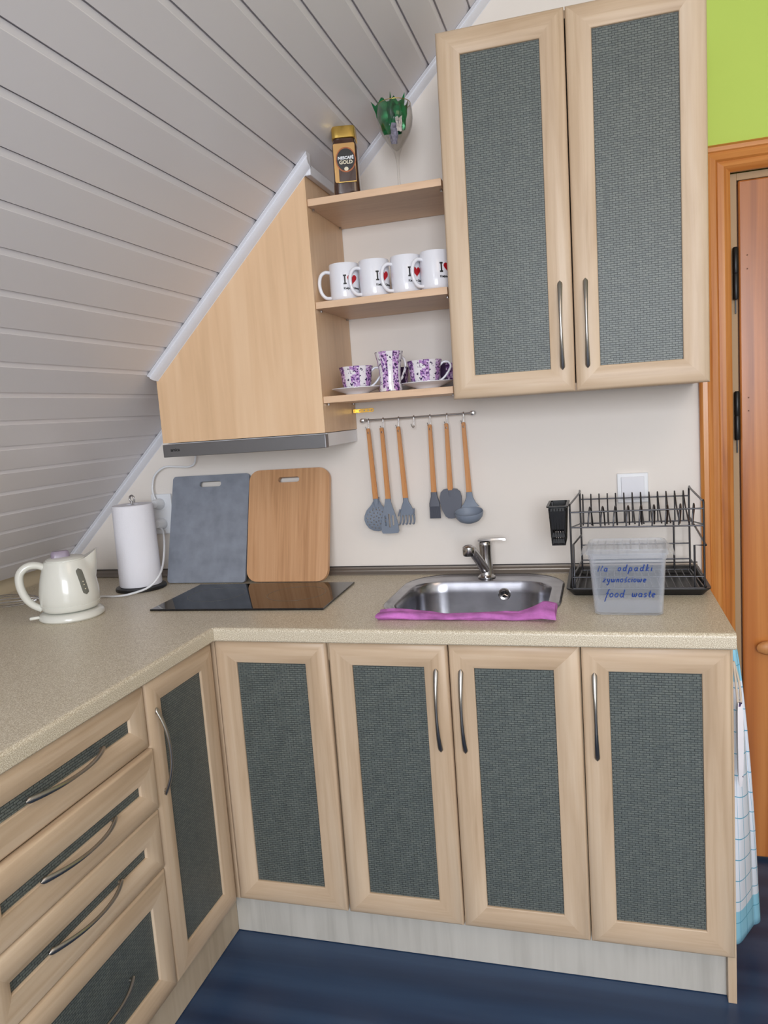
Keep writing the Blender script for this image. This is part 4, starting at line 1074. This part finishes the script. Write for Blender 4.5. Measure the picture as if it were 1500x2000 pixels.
# ------------------------------------------------------------------ pink cloth along the front of the sink
bm = bmesh.new(); rings = []
NN = 40
for i in range(NN+1):
    t_ = i/NN; x = .402+t_*.425
    lift = max(0, (t_-.80)/.2)
    yc = -.508+.004*sin(t_*9)+.012*lift
    hh = .0075+.0015*sin(t_*13)+.016*lift**1.2-.012*max(0, (t_-.93)/.07)
    dd = .018+.003*sin(t_*7+1)+.020*lift
    ring = []
    for k in range(18):
        a = 2*PI*k/18
        wob = 1+.10*sin(a*3+t_*11)+.06*sin(a*5-t_*23)
        z = hh*(1+sin(a)*wob)
        ring.append((x+.002*sin(a*2+t_*20), yc+dd*cos(a)*wob, H+.0062*max(0, min(1, ((yc+dd*cos(a)*wob)+.497)/.006))+.0006+max(0, z)))
    rings.append(ring)
loft(bm, rings)
tag(obj('dish_cloth', bm, m_pink, smooth=60), 'pink rolled dish cloth lying along the front rim of the sink', 'cloth')

# ------------------------------------------------------------------ cloths on the cabinet end
XE = .8804+.3085
bm = bmesh.new(); uvl = bm.loops.layers.uv.new('UVMap')
rows = []; NV, NU = 40, 26
for j in range(NV+1):
    t_ = j/NV; row = []
    zt = .805
    for i in range(NU+1):
        u = i/NU
        drop = .70+.045*u if True else 0
        z = zt - t_*drop
        spread = .25+.75*min(1, t_*1.15)
        # folds: the cloth hangs away from the cabinet side towards the door
        x = XE+.004 + (.010+.066*t_**.8)*sin(PI*min(1, u*1.15)*.5)**1.2 + .006*sin(u*15+t_*2)*spread*u
        y = -.515+.20*u*spread*(.35+.65*t_)+.010*sin(u*11+t_*3)*spread
        row.append((x, y, z, u*.36, (1-t_)*.76))
    rows.append(row)
vr = [[bm.verts.new(p[:3]) for p in r] for r in rows]
for j in range(NV):
    for i in range(NU):
        f = bm.faces.new((vr[j][i], vr[j][i+1], vr[j+1][i+1], vr[j+1][i]))
        for lp, (jj, ii) in zip(f.loops, ((j, i), (j, i+1), (j+1, i+1), (j+1, i))): lp[uvl].uv = rows[jj][ii][3:]
tw = obj('tea_towel', bm, m_check, smooth=70)
sm = tw.modifiers.new('thickness', 'SOLIDIFY'); sm.thickness = .0022; sm.offset = 1
tag(tw, 'white tea towel with blue checks hanging on the cabinet end by the door', 'towel')
pm = root('pot_holder', (XE+.011, -.555, .70), 'printed cloth pot holder with a tan loop hanging beside the tea towel', 'pot holder')
bm = bmesh.new()
loft(bm, [[(.002+dx*k_, dy*k_, z) for dx, dy in ((-.006, -.016), (.006, -.013), (.009, .010), (-.004, .018))] for z, k_ in ((.0, .7), (-.02, .95), (-.07, 1.0), (-.12, .95), (-.165, .8), (-.19, .4))])
obj('pad', bm, m_mitt, pm, smooth=60)
bm = bmesh.new(); tube(bm, [(-.001, -.004, -.004), (-.004, 0, .04), (-.007, .004, .078), (-.005, .010, .078), (.004, .008, .035), (.006, .002, -.002)], .0024, 8, sub=5); obj('loop', bm, m_loop, pm, smooth=60)
ck = root('cloth_hook', (XE+.0006, -.500, .808), 'small black hook at the top of the cabinet end holding the tea towel', 'hook')
bm = bmesh.new(); box(bm, 0, .0025, -.008, .008, -.012, .010, .0008); tube(bm, [(.002, 0, -.004), (.010, 0, -.010), (.016, 0, -.006), (.016, 0, .003)], .0016, 8, sub=4); obj('hook_body', bm, m_hinge, ck, smooth=50)
